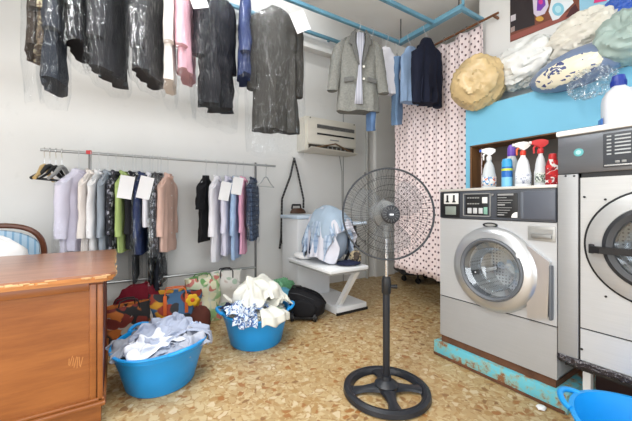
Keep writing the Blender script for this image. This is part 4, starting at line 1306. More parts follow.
# ---- top rails, left to right
hang('brown_jacket', 'dark brown jacket, leftmost garment under the ceiling', 'jacket', 33, 53, 'B', 100, F_BROWNB, .17, .024, 'coat', .5, M_FILM, .25)
hang('tweed_jacket', 'beige tweed jacket beside the dark brown one under the ceiling', 'jacket', 40, 56, 'B', 99, F_TWEED, .18, .022, 'coat', .5)
hang('black_coat', 'long black coat hanging lowest among the leftmost garments', 'coat', 55, 88, 'B', 92, F_SLATE, .20, .045, 'coat', .6, M_FILM, .10)
hang('black_jacket', 'short black jacket in shiny film, third bag from the left under the ceiling', 'jacket', 80, 52, 'B', 86, F_BLACK, .20, .045, 'coat', .45, M_FILMH, .05)
hang('grey_coat', 'dark grey coat with a slanting hem, under the ceiling above the rack', 'coat', 110, 78, 'B', 70, F_DGREY, .20, .055, 'coat', .58, M_FILM, .06)
hang('black_coat', 'dark coat with creased film along its side, left of the white and pink shirts', 'coat', 149, 80, 'B', 67, F_DGREY, .20, .055, 'coat', .58, M_FILMH, .05)
hang('white_shirt', 'white long shirt in film, left of the pink one under the ceiling', 'shirt', 170, 88, 'B', 80, F_CREAM, .19, .032, 'shirt', .5, M_FILM, .10)
hang('pink_blouse', 'pink blouse with a paper ticket under the ceiling', 'blouse', 186, 78, 'B', 70, F_PINK2, .19, .04, 'shirt', .5, M_FILM, .25, ((.03, -.24, -.36), (.11, .13), R(-24)))
hang('black_dress', 'black gathered dress in film left of the navy blouse', 'dress', 216, 108, 'B', 36, F_BLACK, .17, .075, 'dress', .5, M_FILM, .13, fold=1.5)
hang('navy_blouse', 'narrow navy blouse between the black dress and the long charcoal coat', 'blouse', 244, 80, 'B', 74, F_NAVY, .17, .04, 'shirt', .42, M_FILM, .05)
hang('long_coat', 'long charcoal coat in clear film with a big white ticket on its shoulder', 'coat', 276, 132, 'B', -4, F_COAT, .205, .085, 'coat', .62, M_FILM, .20, ((.125, -.20, -.25), (.15, .15), R(-32)), fold=1.1, flare=1.04)

# ---- grey open jacket
sd = 5.5
p = at(358, 100, Y=RB_Y); q = at(358, 112, Y=RB_Y); L = RB_Z - q.z
F_GTWEED = mat('grey_tweed', (122, 122, 117), .9, 0, .22, 60, .5, 260)
F_LAPEL = mat('lapel_grey', (98, 98, 96), .9, 0, .2, 60, .4, 260)
F_LINING = stripes('striped_lining', (186, 186, 196), (150, 152, 166), 260, 0, .5)
rj = R(-24)
J = thing('grey_jacket', 'grey tweed jacket hanging open above the air conditioner', 'jacket', (p.x, p.y, RB_Z), rj, G_TOP)
JW, JD = .205, .075
bq = MB(); cloth_body(bq, L, JW, JD, sd, flare=1.08, waist=.95, fold=.5, hem=.03); bq.build('body_cloth', F_GTWEED, J)
for sx, Ls_, fw_ in ((-1, .50, .05), (1, .50, .05)):
    sq = MB(); sleeve(sq, sx, JW, JD, Ls_, sd + sx, .10 if sx < 0 else .075, .078, .052, fw_); sq.build('sleeve', F_GTWEED, J)
def front_y(x, z):                                   # a little proud of the front of the jacket
    return -(JD * (1 + .12 * min(1, -z)) * (max(0, 1 - (abs(x) / (JW * 1.05)) ** 2.5) ** .4)) - .012
lin_ = [[Vector((x_, front_y(x_, z) - .004, z)) for x_ in [(-.5 + i / 8) * wd + cx for i in range(9)]] for z, wd, cx in
        ((-.11, .07, 0), (-.2, .085, -.002), (-.32, .05, -.005), (-.42, .03, -.006), (-.55, .045, -.01), (-.70, .07, -.018), (-L + .05, .085, -.022))]
MB().sheet(lin_).build('striped_lining', F_LINING, J, solid=.003)
for sx in (-1, 1):
    gr = []
    for z, xi, xo in ((-.085, .045, .06), (-.13, .05, .088), (-.19, .05, .112), (-.225, .045, .118), (-.235, .042, .090), (-.30, .030, .075), (-.38, .018, .044), (-.43, .012, .022)):
        gr.append([Vector((sx * (xi + (xo - xi) * k / 4), front_y(xi + (xo - xi) * k / 4, z) - .010, z)) for k in range(5)])
    MB().sheet(gr).build('lapel', F_LAPEL, J, solid=.006)
    MB().loft([[Vector((sx * x_, front_y(x_, z) - .004 + s_, z)) for x_, z, s_ in ((.07, -.545, 0), (.07, -.545, -.007), (.07, -.59, -.007), (.07, -.59, 0))],
               [Vector((sx * x_, front_y(x_, z) - .004 + s_, z)) for x_, z, s_ in ((.165, -.555, 0), (.165, -.555, -.007), (.165, -.60, -.007), (.165, -.60, 0))]]).build('pocket_flap', F_LAPEL, J)
MB().tube([(-.05, .03, -.068), (-.058, -.02, -.085), (-.045, -.06, -.11)], .016, 8).tube([(.05, .03, -.068), (.058, -.02, -.085), (.045, -.06, -.11)], .016, 8).tube([(-.05, .03, -.068), (0, .045, -.058), (.05, .03, -.068)], .016, 8).build('collar', F_LAPEL, J)
bq = MB()
for z in (-.445, -.565):
    bq.lathe([(.012, -.004), (.012, .002), (0, .004)], (.030, front_y(.03, z) - .006, z), 'Y', 14)
bq.build('button', mat('pale_button', (220, 218, 210), .3), J)
add_hanger(J, .0235, PI / 2, rj, JW * .8, M_HANG, True)

hang('white_tee', 'white short-sleeved shirt between the grey jacket and the jeans', 'shirt', 386, 94, 'B', -6, F_WHITE, .17, .045, 'tee', .2)
hang('blue_jeans', 'lower hanging blue jeans showing one leg under the grey jacket', 'jeans', 371, 131, 'B', 49, F_JEAN2, .13, .045, 'trousers')
hang('blue_jeans', 'washed blue jeans right of the white shirt, at the corner of the blue rails', 'jeans', 397, 125, 'B', 34, F_JEAN, .12, .05, 'trousers')
hang('denim_shirt', 'pale blue denim shirt between the jeans and the navy cardigan', 'shirt', 411, 103, 'D', -14, F_CHAMB, .13, .04, 'tee', .0)
hang('navy_cardigan', 'navy knitted cardigan in front of the spotted curtain', 'cardigan', 427, 104, 'D', -4, F_NAVYK, .14, .06, 'tee', .56)

# ---- bare hangers on the rack
def bare_hanger(name, label, px, rot, m, w=.2, vel=.011, bar=True):
    p = at(px, 100, Y=RK_Y); rot = R(rot)
    t = thing(name, label, 'hanger', (p.x, RK_Y, RK_Z), rot, 'empty hangers on the rack')
    bq = MB(); Rh = .022; Mz = Matrix.Rotation(PI / 2 - rot, 3, 'Z')
    pts = [Mz @ Vector((Rh * cos(a), 0, Rh * sin(a))) for a in [R(-40 + 20 * i) for i in range(12)]] + [Mz @ Vector((-Rh * .8, 0, -Rh * .9)), Vector((0, 0, -.06)), Vector((0, 0, -.135))]
    bq.tube(pts, .0028, 6).build('hook', M_CHROME, t)
    bq = MB()
    bq.tube([(-w, 0, -.26), (-w * .55, 0, -.215), (-.04, 0, -.152), (0, 0, -.138), (.04, 0, -.152), (w * .55, 0, -.215), (w, 0, -.26)], [vel * .8, vel, vel * 1.2, vel * 1.2, vel * 1.2, vel, vel * .8], 10)
    bq.build('shoulder_bar', m, t)
    if bar:
        MB().tube([(-w * .96, 0, -.26), (w * .96, 0, -.26)], vel * .55, 8).build('trouser_bar', m, t)
    return t


M_YWOOD = wood('pale_hanger_wood', (176, 140, 80), (214, 184, 124), .4, 1, 'X')
bare_hanger('wooden_hanger', 'pale yellow wooden hanger, leftmost on the garment rack', 44.5, 80, M_YWOOD, .20, .017, False)
bare_hanger('black_hanger', 'broad black hanger second from the left end of the rack', 50, 64, M_BLACK, .21, .018)
bare_hanger('black_hanger', 'slim black hanger beside the broad black one', 56, 66, M_BLACKS, .20, .011)
bare_hanger('grey_hanger', 'grey hanger next to the white jacket', 62, 70, M_GREYP, .20, .015, False)
bare_hanger('clear_hanger', 'clear hanger alone at the right end of the rack', 266, 36, mat('clear_hanger_plastic', (216, 220, 220), .25, 0, .03, Transmission_Weight=.4), .2, .006)

# ================================================================ DUVETS AND BAGS ON THE LEDGE
SH = 2.08
def bundle(name, label, cat, px, pyc, X, rx, ry, rz_, m, fn, film_=None, roll=0.0, group=None, nu=64, nv=40, yaw=0.0):
    c = at(px, pyc, X=X)
    t = thing(name, label, cat, (c.x, c.y, c.z), 0, group)
    Mx = (Matrix.Rotation(yaw, 3, 'Z') @ Matrix.Rotation(roll, 3, 'X'))
    MB().blob((0, 0, 0), (rx, ry, rz_), fn, nu, nv, Mx).build('filling', m, t)
    return t, Mx


def gathered(ax, seed, amp=.10, k=11):
    """Cloth gathered to a knot along the direction ax."""
    ax = Vector(ax).normalized(); u = ax.orthogonal().normalized(); v = ax.cross(u)
    base = wrinkle(2.2, .07, seed)
    def fn(d):
        ca = d.dot(ax); ph = math.atan2(d.dot(v), d.dot(u))
        near = max(0, ca)
        sw = ph + near * 2.4
        g = sin(sw * k + seed + 1.5 * nz(ph * 2, seed)) * amp * near * (1 - near ** 6) + amp * .6 * nz(sw * 3, near * 4, seed)
        return base(d) + g - .30 * max(0, (ca - .80) / .20) ** 1.6
    return fn

def puffy(f, amp, seed):
    """Soft billows with a few narrow tucks."""
    def fn(d):
        wx = .4 * nz(d.x * 1.5 + seed, d.y * 1.5, d.z * 1.5)
        x, y, z = d.x + wx, d.y - wx, d.z + wx * .6
        low = nz(x * f + seed, y * f, z * f); mid = nz(x * f * 2.6, y * f * 2.6 + seed, z * f * 2.6)
        tuck = max(0, 1 - abs(nz(x * f * 1.2, y * f * 1.2, z * f * 1.2 + seed)) * 7); t2 = max(0, 1 - abs(nz(x * f * 2.7 + seed, y * f * 1.3, z * f * 3.1)) * 8)
        return 1 + amp * low + amp * .4 * mid - amp * .55 * tuck - amp * .32 * t2
    return fn


def rolled(ax, seed):
    """A quilt rolled up: loose wraps spiral into a dented middle."""
    ax = Vector(ax).normalized(); u = ax.orthogonal().normalized(); v = ax.cross(u)
    fine = puffy(1.9, .09, seed)
    def fn(d):
        ca = d.dot(ax); ph = math.atan2(d.dot(v), d.dot(u)); rad_ = math.acos(max(-1, min(1, ca)))
        wrap = (rad_ * 2.1 + ph / (2 * PI) + .22 * nz(ph * 1.0 + seed, rad_ * 2)) % 1.0
        step = .12 * (wrap ** .6 - .5) * (1 if rad_ < 2.0 else .2)
        return fine(d) + step - .16 * max(0, 1 - rad_ / .55)
    return fn

M_DUVET = mat('honey_cream_quilt', (206, 180, 132), .45, 0, .16, 7, .6, 24, Coat_Weight=.35, Coat_Roughness=.2)
M_WHITEQ = mat('white_quilt_bag', (226, 228, 226), .4, 0, .07, 8, .8, 26, Coat_Weight=.45, Coat_Roughness=.18)
M_WHITEQ2 = mat('cream_quilt_bag', (222, 218, 206), .4, 0, .08, 8, .8, 26, Coat_Weight=.45, Coat_Roughness=.18)
M_SAGE = mat('sage_quilt', (158, 178, 172), .55, 0, .10, 8, .3, 80, Coat_Weight=.3)
M_BLUEBAG = mat('blue_plastic_bag', (52, 92, 180), .35, 0, .15, 9, .3, 60)
G_DUV = 'bagged bedding on the blue ledge'
viewdir = lambda px: Vector((-(FWD[0] + (px - PX0) / FPX * RGT[0]), -(FWD[1] + (px - PX0) / FPX * RGT[1]), 0)).normalized()
bundle('rolled_duvet', 'honey-cream duvet tied in a round bundle at the curtain end of the ledge', 'duvet', 477.5, 83, 2.71, .19, .225, .225, M_DUVET, rolled(viewdir(480) + Vector((.1, .25, .0)), 2.2), group=G_DUV, roll=R(12))
bundle('bagged_duvet', 'white bagged duvet right beside the honey-cream bundle', 'duvet', 524, 65, 2.86, .165, .29, .185, M_WHITEQ, puffy(2.4, .17, 4.4), group=G_DUV, roll=R(-9))
bundle('bagged_quilt', 'cream white bagged quilt on top, under the poster', 'quilt', 584, 38, 2.86, .155, .245, .175, M_WHITEQ2, puffy(2.5, .17, 6.1), group=G_DUV, roll=R(-4))
bundle('sage_quilt', 'grey-green quilt bundle at the right end of the ledge', 'quilt', 629, 38, 2.70, .19, .165, .165, M_SAGE, gathered(viewdir(625) + Vector((.3, .4, .2)), 7.7, .07, 8), group=G_DUV)
bundle('blue_bag', 'bright blue plastic bag behind the grey-green quilt', 'bag', 619, 12, 2.90, .09, .115, .095, M_BLUEBAG, wrinkle(2.4, .16, 9.3), group=G_DUV)
# printed pillow bag
c = at(577, 68, X=2.68)
t = thing('printed_pillow', 'slate blue pillow bag with a cream oval print, lying before the white quilts', 'pillow', (c.x, c.y, c.z), 0, G_DUV)
n_ = NT('slate_pillow_print'); v = n_.coords()
sp_ = n_.n('ShaderNodeSeparateXYZ', {0: v})
vy, vz = sp_.outputs[1], sp_.outputs[2]
def sq_(s, off, k): return n_.math('POWER', n_.math('MULTIPLY', n_.math('ABSOLUTE', n_.math('ADD', s, off)), k), 2.0)
ell = n_.math('ADD', sq_(n_.math('ADD', vy, n_.math('MULTIPLY', vz, .0)), -.03, 1 / .20), sq_(n_.math('ADD', vz, n_.math('MULTIPLY', vy, .12)), .028, 1 / .078))
ell = n_.math('ADD', ell, n_.math('MULTIPLY', n_.math('SUBTRACT', n_.noise(v, 26, 3).outputs[0], .5), .8))
mask = n_.math('LESS_THAN', ell, 1.0)
stroke = n_.n('ShaderNodeTexVoronoi', {'Vector': n_.mix(.10, n_.coords('Object', (1, .55, 1.0)), n_.noise(v, 14, 2).outputs[1]), 'Scale': 34.0})
fm = n_.math('MULTIPLY', n_.math('LESS_THAN', stroke.outputs[0], .42), n_.math('GREATER_THAN', n_.n('ShaderNodeSeparateColor', {0: stroke.outputs[1]}).outputs[0], .38))
ins_ = n_.mix(fm, lin((230, 222, 198)), lin((60, 72, 120)))
n_.bsdf(n_.mix(mask, lin((112, 130, 160)), ins_), .4, 0, n_.noise(v, 20).outputs[0], .3, .006, Coat_Weight=.4)
rings = []
Mx = Matrix.Rotation(R(-7), 3, 'X') @ Matrix.Rotation(R(0), 3, 'Z')
fnw = wrinkle(1.8, .05, 3.9)
MB().blob((0, 0, 0), (.115, .255, .128), lambda d: fnw(d) * (1 + .12 * abs(d.y) ** 3), 56, 36, Mx).build('filling', n_.m, t)
bq = MB()
bq.tube([Mx @ Vector((.02 * cos(a), .255 * 1.02 * cos(a), .128 * 1.02 * sin(a))) for a in [2 * PI * k / 60 for k in range(60)]], .005, 6, True)
bq.build('piping', mat('piping_blue', (80, 98, 136), .6), t)
# crumpled clear bag hanging over the ledge edge
c2 = at(591, 82, X=2.60)
M_CRINK = film('crinkled_film', .34, (240, 244, 246), 30)
o = MB().blob((0, 0, 0), (.06, .115, .09), wrinkle(2.8, .34, 1.7), 70, 44, Matrix.Rotation(R(-12), 3, 'X')).build('loose_film', M_CRINK, t)
o.location = c2 - c; o['label'] = 'crumpled clear plastic end of the pillow bag'

# ================================================================ POSTER
pz = 2.665; PX_ = 3.02
ya_, yb_ = at(510.3, 30, X=PX_).y, .25
P = thing('poster', 'colour advertising poster of laundry things on the white wall above the bedding', 'poster', (PX_ - .002, (ya_ + yb_) / 2, pz))
PM = lambda h=0.0: Matrix(((0, 0, -1, PX_ - .001 - h), (-1, 0, 0, ya_), (0, 1, 0, pz), (0, 0, 0, 1)))     # x right, y up
PW, PH = ya_ - yb_, .54
def pp(px, py_):
    q_ = at(px, py_, X=PX_); return (ya_ - q_.y, q_.z - pz)
MB().prism([(0, 0), (PW, 0), (PW, PH), (0, PH)], PM(), .002).build('sheet', mat('poster_wood_print', (116, 64, 48), .35, 0, .25, 12), P, w=True)
lay = [0.0022]
def shape(name, pts, rgb, rough=.35):
    lay[0] += .0003
    k = [pp(*p_) for p_ in pts]
    MB().prism(k, PM(lay[0]), .0003).build(name, mat('print_%d_%d_%d' % rgb, rgb, rough), P, smooth=False, w=True)
def oval(cx, cy, rx, ry, n=24): return [(cx + rx * cos(2 * PI * k / n), cy + ry * sin(2 * PI * k / n)) for k in range(n)]
shape('printed_backdrop', [(580, 15), (640, -10), (640, -40), (578, -40)], (150, 200, 224))
shape('printed_black_box', [(510.5, 33), (535, 25), (534, -10), (510.5, -6)], (44, 36, 40))  # black box in the poster print
shape('printed_band', [(510.5, 41), (540, 30), (560, 22), (575, 15), (575, 9), (545, 22), (510.5, 36)], (150, 82, 72))
shape('printed_label', [(511, 22), (516, 20), (516, 14), (511, 16)], (206, 200, 206))
shape('printed_label', [(511, 33), (515, 31), (515, 26), (511, 28)], (170, 150, 146))
shape('printed_bottle', [(534, 14), (537, 17), (545, 14), (549, 6), (545, -14), (538, -12), (533, 0)], (216, 206, 226))
shape('printed_bottle_label', [(537, 11), (541, 11), (546, 5), (544, -8), (538, -6)], (124, 62, 178))
shape('printed_bottle_mark', oval(541, 2, 2.2, 2.6), (214, 60, 150))
shape('printed_cups', oval(540, 19, 4.0, 2.6), (210, 160, 70))
shape('printed_towel', [(549, 12), (553, 21), (559, 19), (567, 10), (574, 3), (570, -8), (558, -9), (552, -2)], (226, 232, 238))
shape('printed_bowl', oval(558.5, 9.5, 6.0, 6.6), (134, 198, 220))
shape('printed_bowl_inner', oval(558.5, 9.5, 3.2, 3.6), (178, 222, 234))
shape('printed_glove', [(566, 18), (572, 16), (579, 11), (576, 4), (571, 9)], (72, 30, 36))
shape('printed_flower', [(594, 3.5), (607, 1), (607, -8), (596, -6)], (226, 60, 130))

# ================================================================ TUBS AND THEIR LAUNDRY
def tub(label, c, r1, r0, h, hang_rot, oval_=1.0, rz=0.0):
    t = thing('laundry_tub', label, 'tub', (c[0], c[1], 0), rz, 'blue plastic tubs')
    k = 64
    def ring(r_, z): return [Vector((r_ * oval_ * cos(a), r_ * (1 + .012 * sin(2 * a)) * sin(a), z + .012 * cos(2 * (a - hang_rot)) * (z / h) ** 3)) for a in [2 * PI * j / k for j in range(k)]]
    MB().loft([ring(.0001, .006), ring(r0 - .02, .004), ring(r0, .0), ring(r0 + .012, .012), ring(r0 + (r1 - r0) * .55, h * .5), ring(r1 - .004, h - .04), ring(r1, h - .035), ring(r1, h - .028), ring(r1 + .014, h - .006), ring(r1 + .012, h), ring(r1 - .006, h), ring(r1 - .012, h - .03), ring(r0 + (r1 - r0) * .55 - .006, h * .5), ring(r0 - .002, .016), ring(.0001, .012)], cap0=False, cap1=False).build('tub_wall', M_BASKET, t)
    for s in (0, PI):
        a0 = hang_rot + s; pts = []
        for i in range(15):
            u = i / 14; da = (u - .5) * .62
            rr = r1 + .006 + .040 * sin(PI * u) ** .7
            pts.append((rr * oval_ * cos(a0 + da), rr * sin(a0 + da), h + .004 + .022 * sin(PI * u)))
        MB().tube(pts, .013, 10).build('handle', M_BASKET, t)
    return t


def crumple(name, label, cat, c, rad, m, seed, group, f=1.8, amp=.20, rot=0.0, tilt=0.0):
    f *= 1.75; amp *= 1.15
    M_ = (Matrix.Rotation(rot, 3, 'Z') @ Matrix.Rotation(tilt, 3, 'Y'))
    o = MB().blob((0, 0, 0), rad, wrinkle(f, amp, seed, f * 2.1), 84, 52, M_).build(name, m, ang=80)
    o.location = c
    return tag(o, label, cat, group)


T1 = (.262, 2.375); T2 = (1.045, 2.62); T3 = (1.845, .315)
tub('blue tub of grey and white shirts beside the wooden counter', T1, .285, .20, .28, R(110))
tub('blue tub heaped with a white sheet, in front of the patterned bags', T2, .285, .21, .28, R(-18))
tub('empty blue tub in front of the taller washer', T3, .285, .20, .28, R(98))
G1 = 'crumpled shirts in the tub by the counter'
M_PALEB = fabric('pale_blue_shirting', (166, 174, 194), .06)
M_GREYS = fabric('grey_shirting', (150, 154, 164), .10)
M_GREYS2 = fabric('mid_grey_jersey', (122, 124, 132), .12)
M_WSH = fabric('white_shirting', (226, 230, 240), .05)
M_BSTR = stripes('blue_white_stripe', (214, 222, 238), (160, 176, 208), 120, 0, .6)
x, y = T1
crumple('crumpled_shirt', 'grey-blue shirt at the bottom of the heap by the counter', 'shirt', (x, y, .235), (.23, .23, .06), fabric('grey_blue_shirting', (160, 168, 184), .10), 1.1, G1, 1.4, .16)
for lb, key, m, dx_, dy_, dz_, sp_ in (
        ('mid-grey crumpled shirt at the counter side of the heap', 'heap_a', M_GREYS, -.11, .04, .015, 0),
        ('dark grey crumpled jersey at the back of the heap by the counter', 'heap_b', M_GREYS2, -.01, .15, .02, .4),
        ('blue-striped crumpled shirt at the back right of the heap by the counter', 'heap_c', M_BSTR, .14, .09, .02, 0),
        ('whitest crumpled shirt at the front rim by the counter', 'heap_d', M_WSH, -.07, -.08, .03, .3),
        ('pale blue crumpled shirt topmost on the heap by the counter', 'heap_e', M_PALEB, .02, .02, .065, .2),
        ('light grey crumpled shirt at the front right of the heap by the counter', 'heap_f', fabric('light_grey_shirting', (176, 180, 192), .08), .13, -.08, .02, 0)):
    cloth_piece('crumpled_shirt', lb, 'shirt', key, m, G1, x + dx_, y + dy_, dz_ + .012, sp_, sc=(1, 1, .85))
# corner of a cloth over the right rim
def over_rim(name, label, cat, T, a0, width, drop, m, group, r1=.285, h=.28, inn=.12):
    gr = []
    for i in range(19):
        u = i / 18; s = (u - .5) * width; row = []
        for r_, z in ((r1 - inn, h + .045), (r1 - inn * .5, h + .045), (r1 - .005, h + .028), (r1 + .028, h + .012), (r1 + .034, h - .03), (r1 + .036, h - .03 - drop * .5), (r1 + .034, h - .03 - drop * (1 - abs(u - .45) * 1.5))):
            a = a0 + s / r1
            rr = r_ + .012 * sin(u * 17 + z * 9)
            row.append(Vector((T[0] + rr * cos(a), T[1] + rr * sin(a), z + .01 * sin(u * 11))))
        gr.append(row)
    o = MB().sheet(gr).build(name, m, solid=.005)
    return tag(o, label, cat, group)
over_rim('shirt_tail', 'pale blue shirt tail hanging over the rim of the counter-side tub', 'shirt', T1, R(-4), .20, .05, M_PALEB, G1)
G2 = 'bed linen heaped in the middle tub'
x, y = T2
M_FLOR = speckle('blue_floral_cotton', (214, 224, 236), [(96, 136, 190), (60, 84, 140)], 34, .6)
M_SHEET = speckle('white_sheet_green_sprig', (222, 221, 212), [(150, 176, 140)], 9, .34)
M_OFFW = fabric('off_white_sheet', (214, 212, 200), .06)
crumple('white_sheet', 'off-white sheet at the bottom of the middle tub heap', 'sheet', (x, y, .26), (.24, .24, .07), M_OFFW, 5.3, G2, 1.4, .14, .1)
cloth_piece('white_sheet', 'big white bed sheet with green sprigs heaped highest on the middle tub', 'sheet', 'linen_d', M_SHEET, G2, x + .02, y + .03, .035, 0, sc=(1.12, 1.12, 1.2))
cloth_piece('cream_sheet', 'cream bed sheet bulging at the right of the middle tub', 'sheet', 'linen_c', M_OFFW, G2, x + .15, y + .02, .02)
cloth_piece('floral_sheet', 'blue floral bed sheet at the front left rim of the middle tub', 'sheet', 'linen_b', M_FLOR, G2, x - .10, y - .11, .02)
cloth_piece('navy_cloth', 'dark navy cloth tucked at the left edge of the middle tub', 'cloth', 'linen_a', fabric('navy_linen', (44, 48, 74), .15), G2, x - .19, y + .03, .01)
over_rim('white_sheet', 'white sheet end draped over the front rim of the middle tub', 'sheet', T2, R(-78), .26, .03, M_SHEET, G2, inn=.16)
over_rim('floral_sheet', 'blue floral sheet end draped over the front left rim of the middle tub', 'sheet', T2, R(-128), .18, .02, M_FLOR, G2, inn=.16)

# ================================================================ BAGS ALONG THE WALL
def tote(name, label, c, w, d, h, rz, m, hm, seed, flare=1.08, hh=.035, side=None, strap=False):  # some bag colours below are darkened for the shade at the wall
    t = thing(name, label, 'bag', (c[0], c[1], 0), rz, 'bags along the back wall')
    k = 44; rings = []
    for i in range(12):
        u = i / 11; z = .002 + h * u; ring = []
        s = 1 + (flare - 1) * u
        for j in range(k):
            a = 2 * PI * j / k; c_, s_ = cos(a), sin(a)
            x_ = w / 2 * s * math.copysign(abs(c_) ** .45, c_); y_ = d / 2 * s * (1 - .45 * u * u) * math.copysign(abs(s_) ** .5, s_)
            b_ = .014 * nz(x_ * 9 + seed, z * 8, s_ * 2) + .010 * sin(z * 22 + seed + a * 2)
            ring.append(Vector((x_ + b_ * c_ * 1.3, y_ + b_ * s_ * 1.6, z + .02 * u * nz(x_ * 6, seed, s_))))
        rings.append(ring)
    top = [Vector((p_.x * .96, p_.y * .9, p_.z - .005)) for p_ in rings[-1]]
    low = [Vector((p_.x * .9, p_.y * .8, h * .6)) for p_ in rings[-1]]
    MB().loft(rings + [top, low]).build('bag_body', m, t)
    for sy in (-1, 1):
        pts = [(-w * .22, sy * d * .30 * flare, h * .70 - 0), (-w * .22, sy * d * .31, h), (-w * .18, sy * d * .2, h + hh * .8), (0, sy * d * .12, h + hh), (w * .18, sy * d * .2, h + hh * .8), (w * .22, sy * d * .31, h), (w * .22, sy * d * .30 * flare, h * .70)]
        MB().tube(pts, .006, 8).build('strap', hm, t)
    if strap:
        for sx in (-1, 1):
            MB().box((sx * w * .22, -d / 2 * 1.0 - .012, h * .72), (.03, .006, h * .5), None, .002).build('webbing', hm, t)
    return t


p = at(176, 310, Y=3.26)
tote('floral_bag', 'blue shopping bag with orange straps and big yellow flower, behind the counter-side tub', (p.x, 3.30), .42, .20, .36, R(-6),
     speckle('blue_floral_print', (66, 104, 142), [(206, 150, 44), (150, 56, 40), (52, 52, 56)], 7.5, .62), mat('orange_strap', (220, 104, 46), .6), 1.3, strap=True)
bq = MB()
fx = at(190, 297, Y=3.17)
root_ = [o_ for o_ in bpy.data.objects if o_.name.startswith('floral_bag')][0]
for k in range(6):
    a = k * PI / 3
    bq.blob((.145 + .034 * cos(a), -.118, .285 + .034 * sin(a)), (.027, .006, .027), None, 12, 8)
bq.build('printed_flower', mat('flower_yellow', (240, 190, 40), .6), root_)
MB().blob((.145, -.123, .285), (.020, .005, .020), None, 12, 8).build('flower_centre', mat('flower_orange', (222, 92, 40), .6), root_)
p = at(206, 300, Y=3.3)
tote('paper_bag', 'white and green printed shopping bag behind the middle tub', (p.x - .02, 3.36), .34, .18, .45, R(10),
     speckle('white_green_print', (216, 214, 196), [(110, 160, 96), (196, 120, 110), (226, 222, 190)], 9, .6, base2=(150, 188, 130)), mat('green_handle', (90, 130, 80), .6), 2.7, 1.04)
p = at(226, 290, Y=3.45)
tote('shopping_bag', 'pale shopping bag with black handles behind the heaped middle tub', (p.x, 3.46), .30, .16, .46, R(-4),
     speckle('pale_print', (222, 218, 212), [(190, 170, 160), (170, 190, 170)], 10, .5), mat('black_webbing', (24, 24, 26), .6), 3.9, 1.04)
p = at(126, 310, Y=3.05)
tote('printed_bag', 'orange and black printed bag between the counter and the floral bag', (p.x + .01, 3.15), .36, .20, .34, R(14),
     speckle('orange_black_print', (30, 28, 30), [(190, 106, 44), (176, 168, 158), (120, 44, 36)], 8.5, .72), mat('black_webbing', (24, 24, 26), .6), 5.1, 1.02, .05)
t = thing('red_sack', 'crimson cloth sack against the back wall behind the orange printed bag', 'sack', (at(140, 300, Y=3.42).x, 3.43, 0), 0, 'bags along the back wall')
MB().blob((0, 0, .22), (.22, .12, .22), wrinkle(1.6, .10, 4.0), 44, 28).build('sack_cloth', fabric('crimson_cloth', (104, 22, 36), .15), t)
MB().tube([(.0, -.02, .40), (.05, -.02, .46), (.1, -.01, .40)], .012, 8).build('tie', fabric('crimson_cloth', (104, 22, 36), .15), t)
o = MB().blob((0, 0, 0), (.09, .08, .12), wrinkle(2, .12, 6.5), 30, 20).build('brown_pouch', fabric('brown_cloth', (92, 52, 44), .2))
pq = at(200, 308, Y=3.1); o.location = (pq.x, 3.06, .125); tag(o, 'small dark brown pouch right of the blue floral bag with the yellow flower', 'pouch', 'bags along the back wall')
o = MB().blob((0, 0, 0), (.19, .10, .13), wrinkle(2.6, .20, 2.5), 60, 36).build('green_bag', mat('green_plastic', (96, 150, 112), .35, 0, .15, 8))
pq = at(280, 275, Y=3.25); o.location = (pq.x - .02, 3.22, .22); tag(o, 'green plastic bag behind the right side of the middle tub', 'bag', 'bags along the back wall')
o = MB().blob((0, 0, 0), (.15, .12, .15), wrinkle(1.6, .08, 5.7), 40, 26).build('teal_bag', mat('teal_plastic', (80, 150, 176), .35, 0, .12, 8))
pq = at(283, 295, Y=3.05); o.location = (pq.x - .03, 3.0, .16); tag(o, 'teal plastic bag on the floor between the middle tub and the black trolley bag', 'bag', 'bags along the back wall')

# ---- black trolley bag
p = at(311, 320, Z=0)
t = thing('trolley_bag', 'slumped black wheeled trolley bag in front of the pressing table', 'bag', (p.x - .03, p.y + .10, 0), R(-34))
M_NYLON = fabric('black_nylon', (26, 26, 30), .2, .6)
fn_ = wrinkle(1.5, .06, 7.1)
def bagshape(d):
    x_, y_, z_ = d
    m_ = max(abs(x_) ** 4 + abs(y_) ** 4 + abs(z_) ** 4, 1e-6) ** -.25
    return (.62 * m_ + .38) * fn_(d) * (1 - .42 * max(0, x_ + .25) * max(0, z_))
MB().blob((0.02, 0, .165), (.215, .125, .155), bagshape, 52, 34).build('bag_body', M_NYLON, t)
MB().blob((.02, -.115, .14), (.12, .03, .095), bagshape, 36, 22).build('front_pocket', M_NYLON, t)
MB().tube([(-.14, -.09, .285), (-.05, -.112, .28), (.08, -.112, .235), (.16, -.09, .19)], .004, 6).build('zip', M_DARKMETAL, t)
MB().tube([(-.13, 0, .30), (-.11, 0, .335), (-.03, 0, .33), (.0, 0, .285)], .011, 8).build('carry_handle', M_BLACKS, t)
for x_ in (-.11, .12):
    MB().lathe([(.012, -.016), (.04, -.015), (.043, 0), (.04, .015), (.012, .016)], (x_, -.11, .043), 'X', 20).build('wheel', M_BLACKS, t)
    MB().lathe([(.0, -.0175), (.014, -.0175), (.014, .0175), (.0, .0175)], (x_, -.11, .043), 'X', 14, cap0=False, cap1=False).build('wheel_hub', M_GREYP, t)
MB().box((0, -.06, .035), (.30, .12, .03), None, .008).build('wheel_tray', M_BLACKS, t)

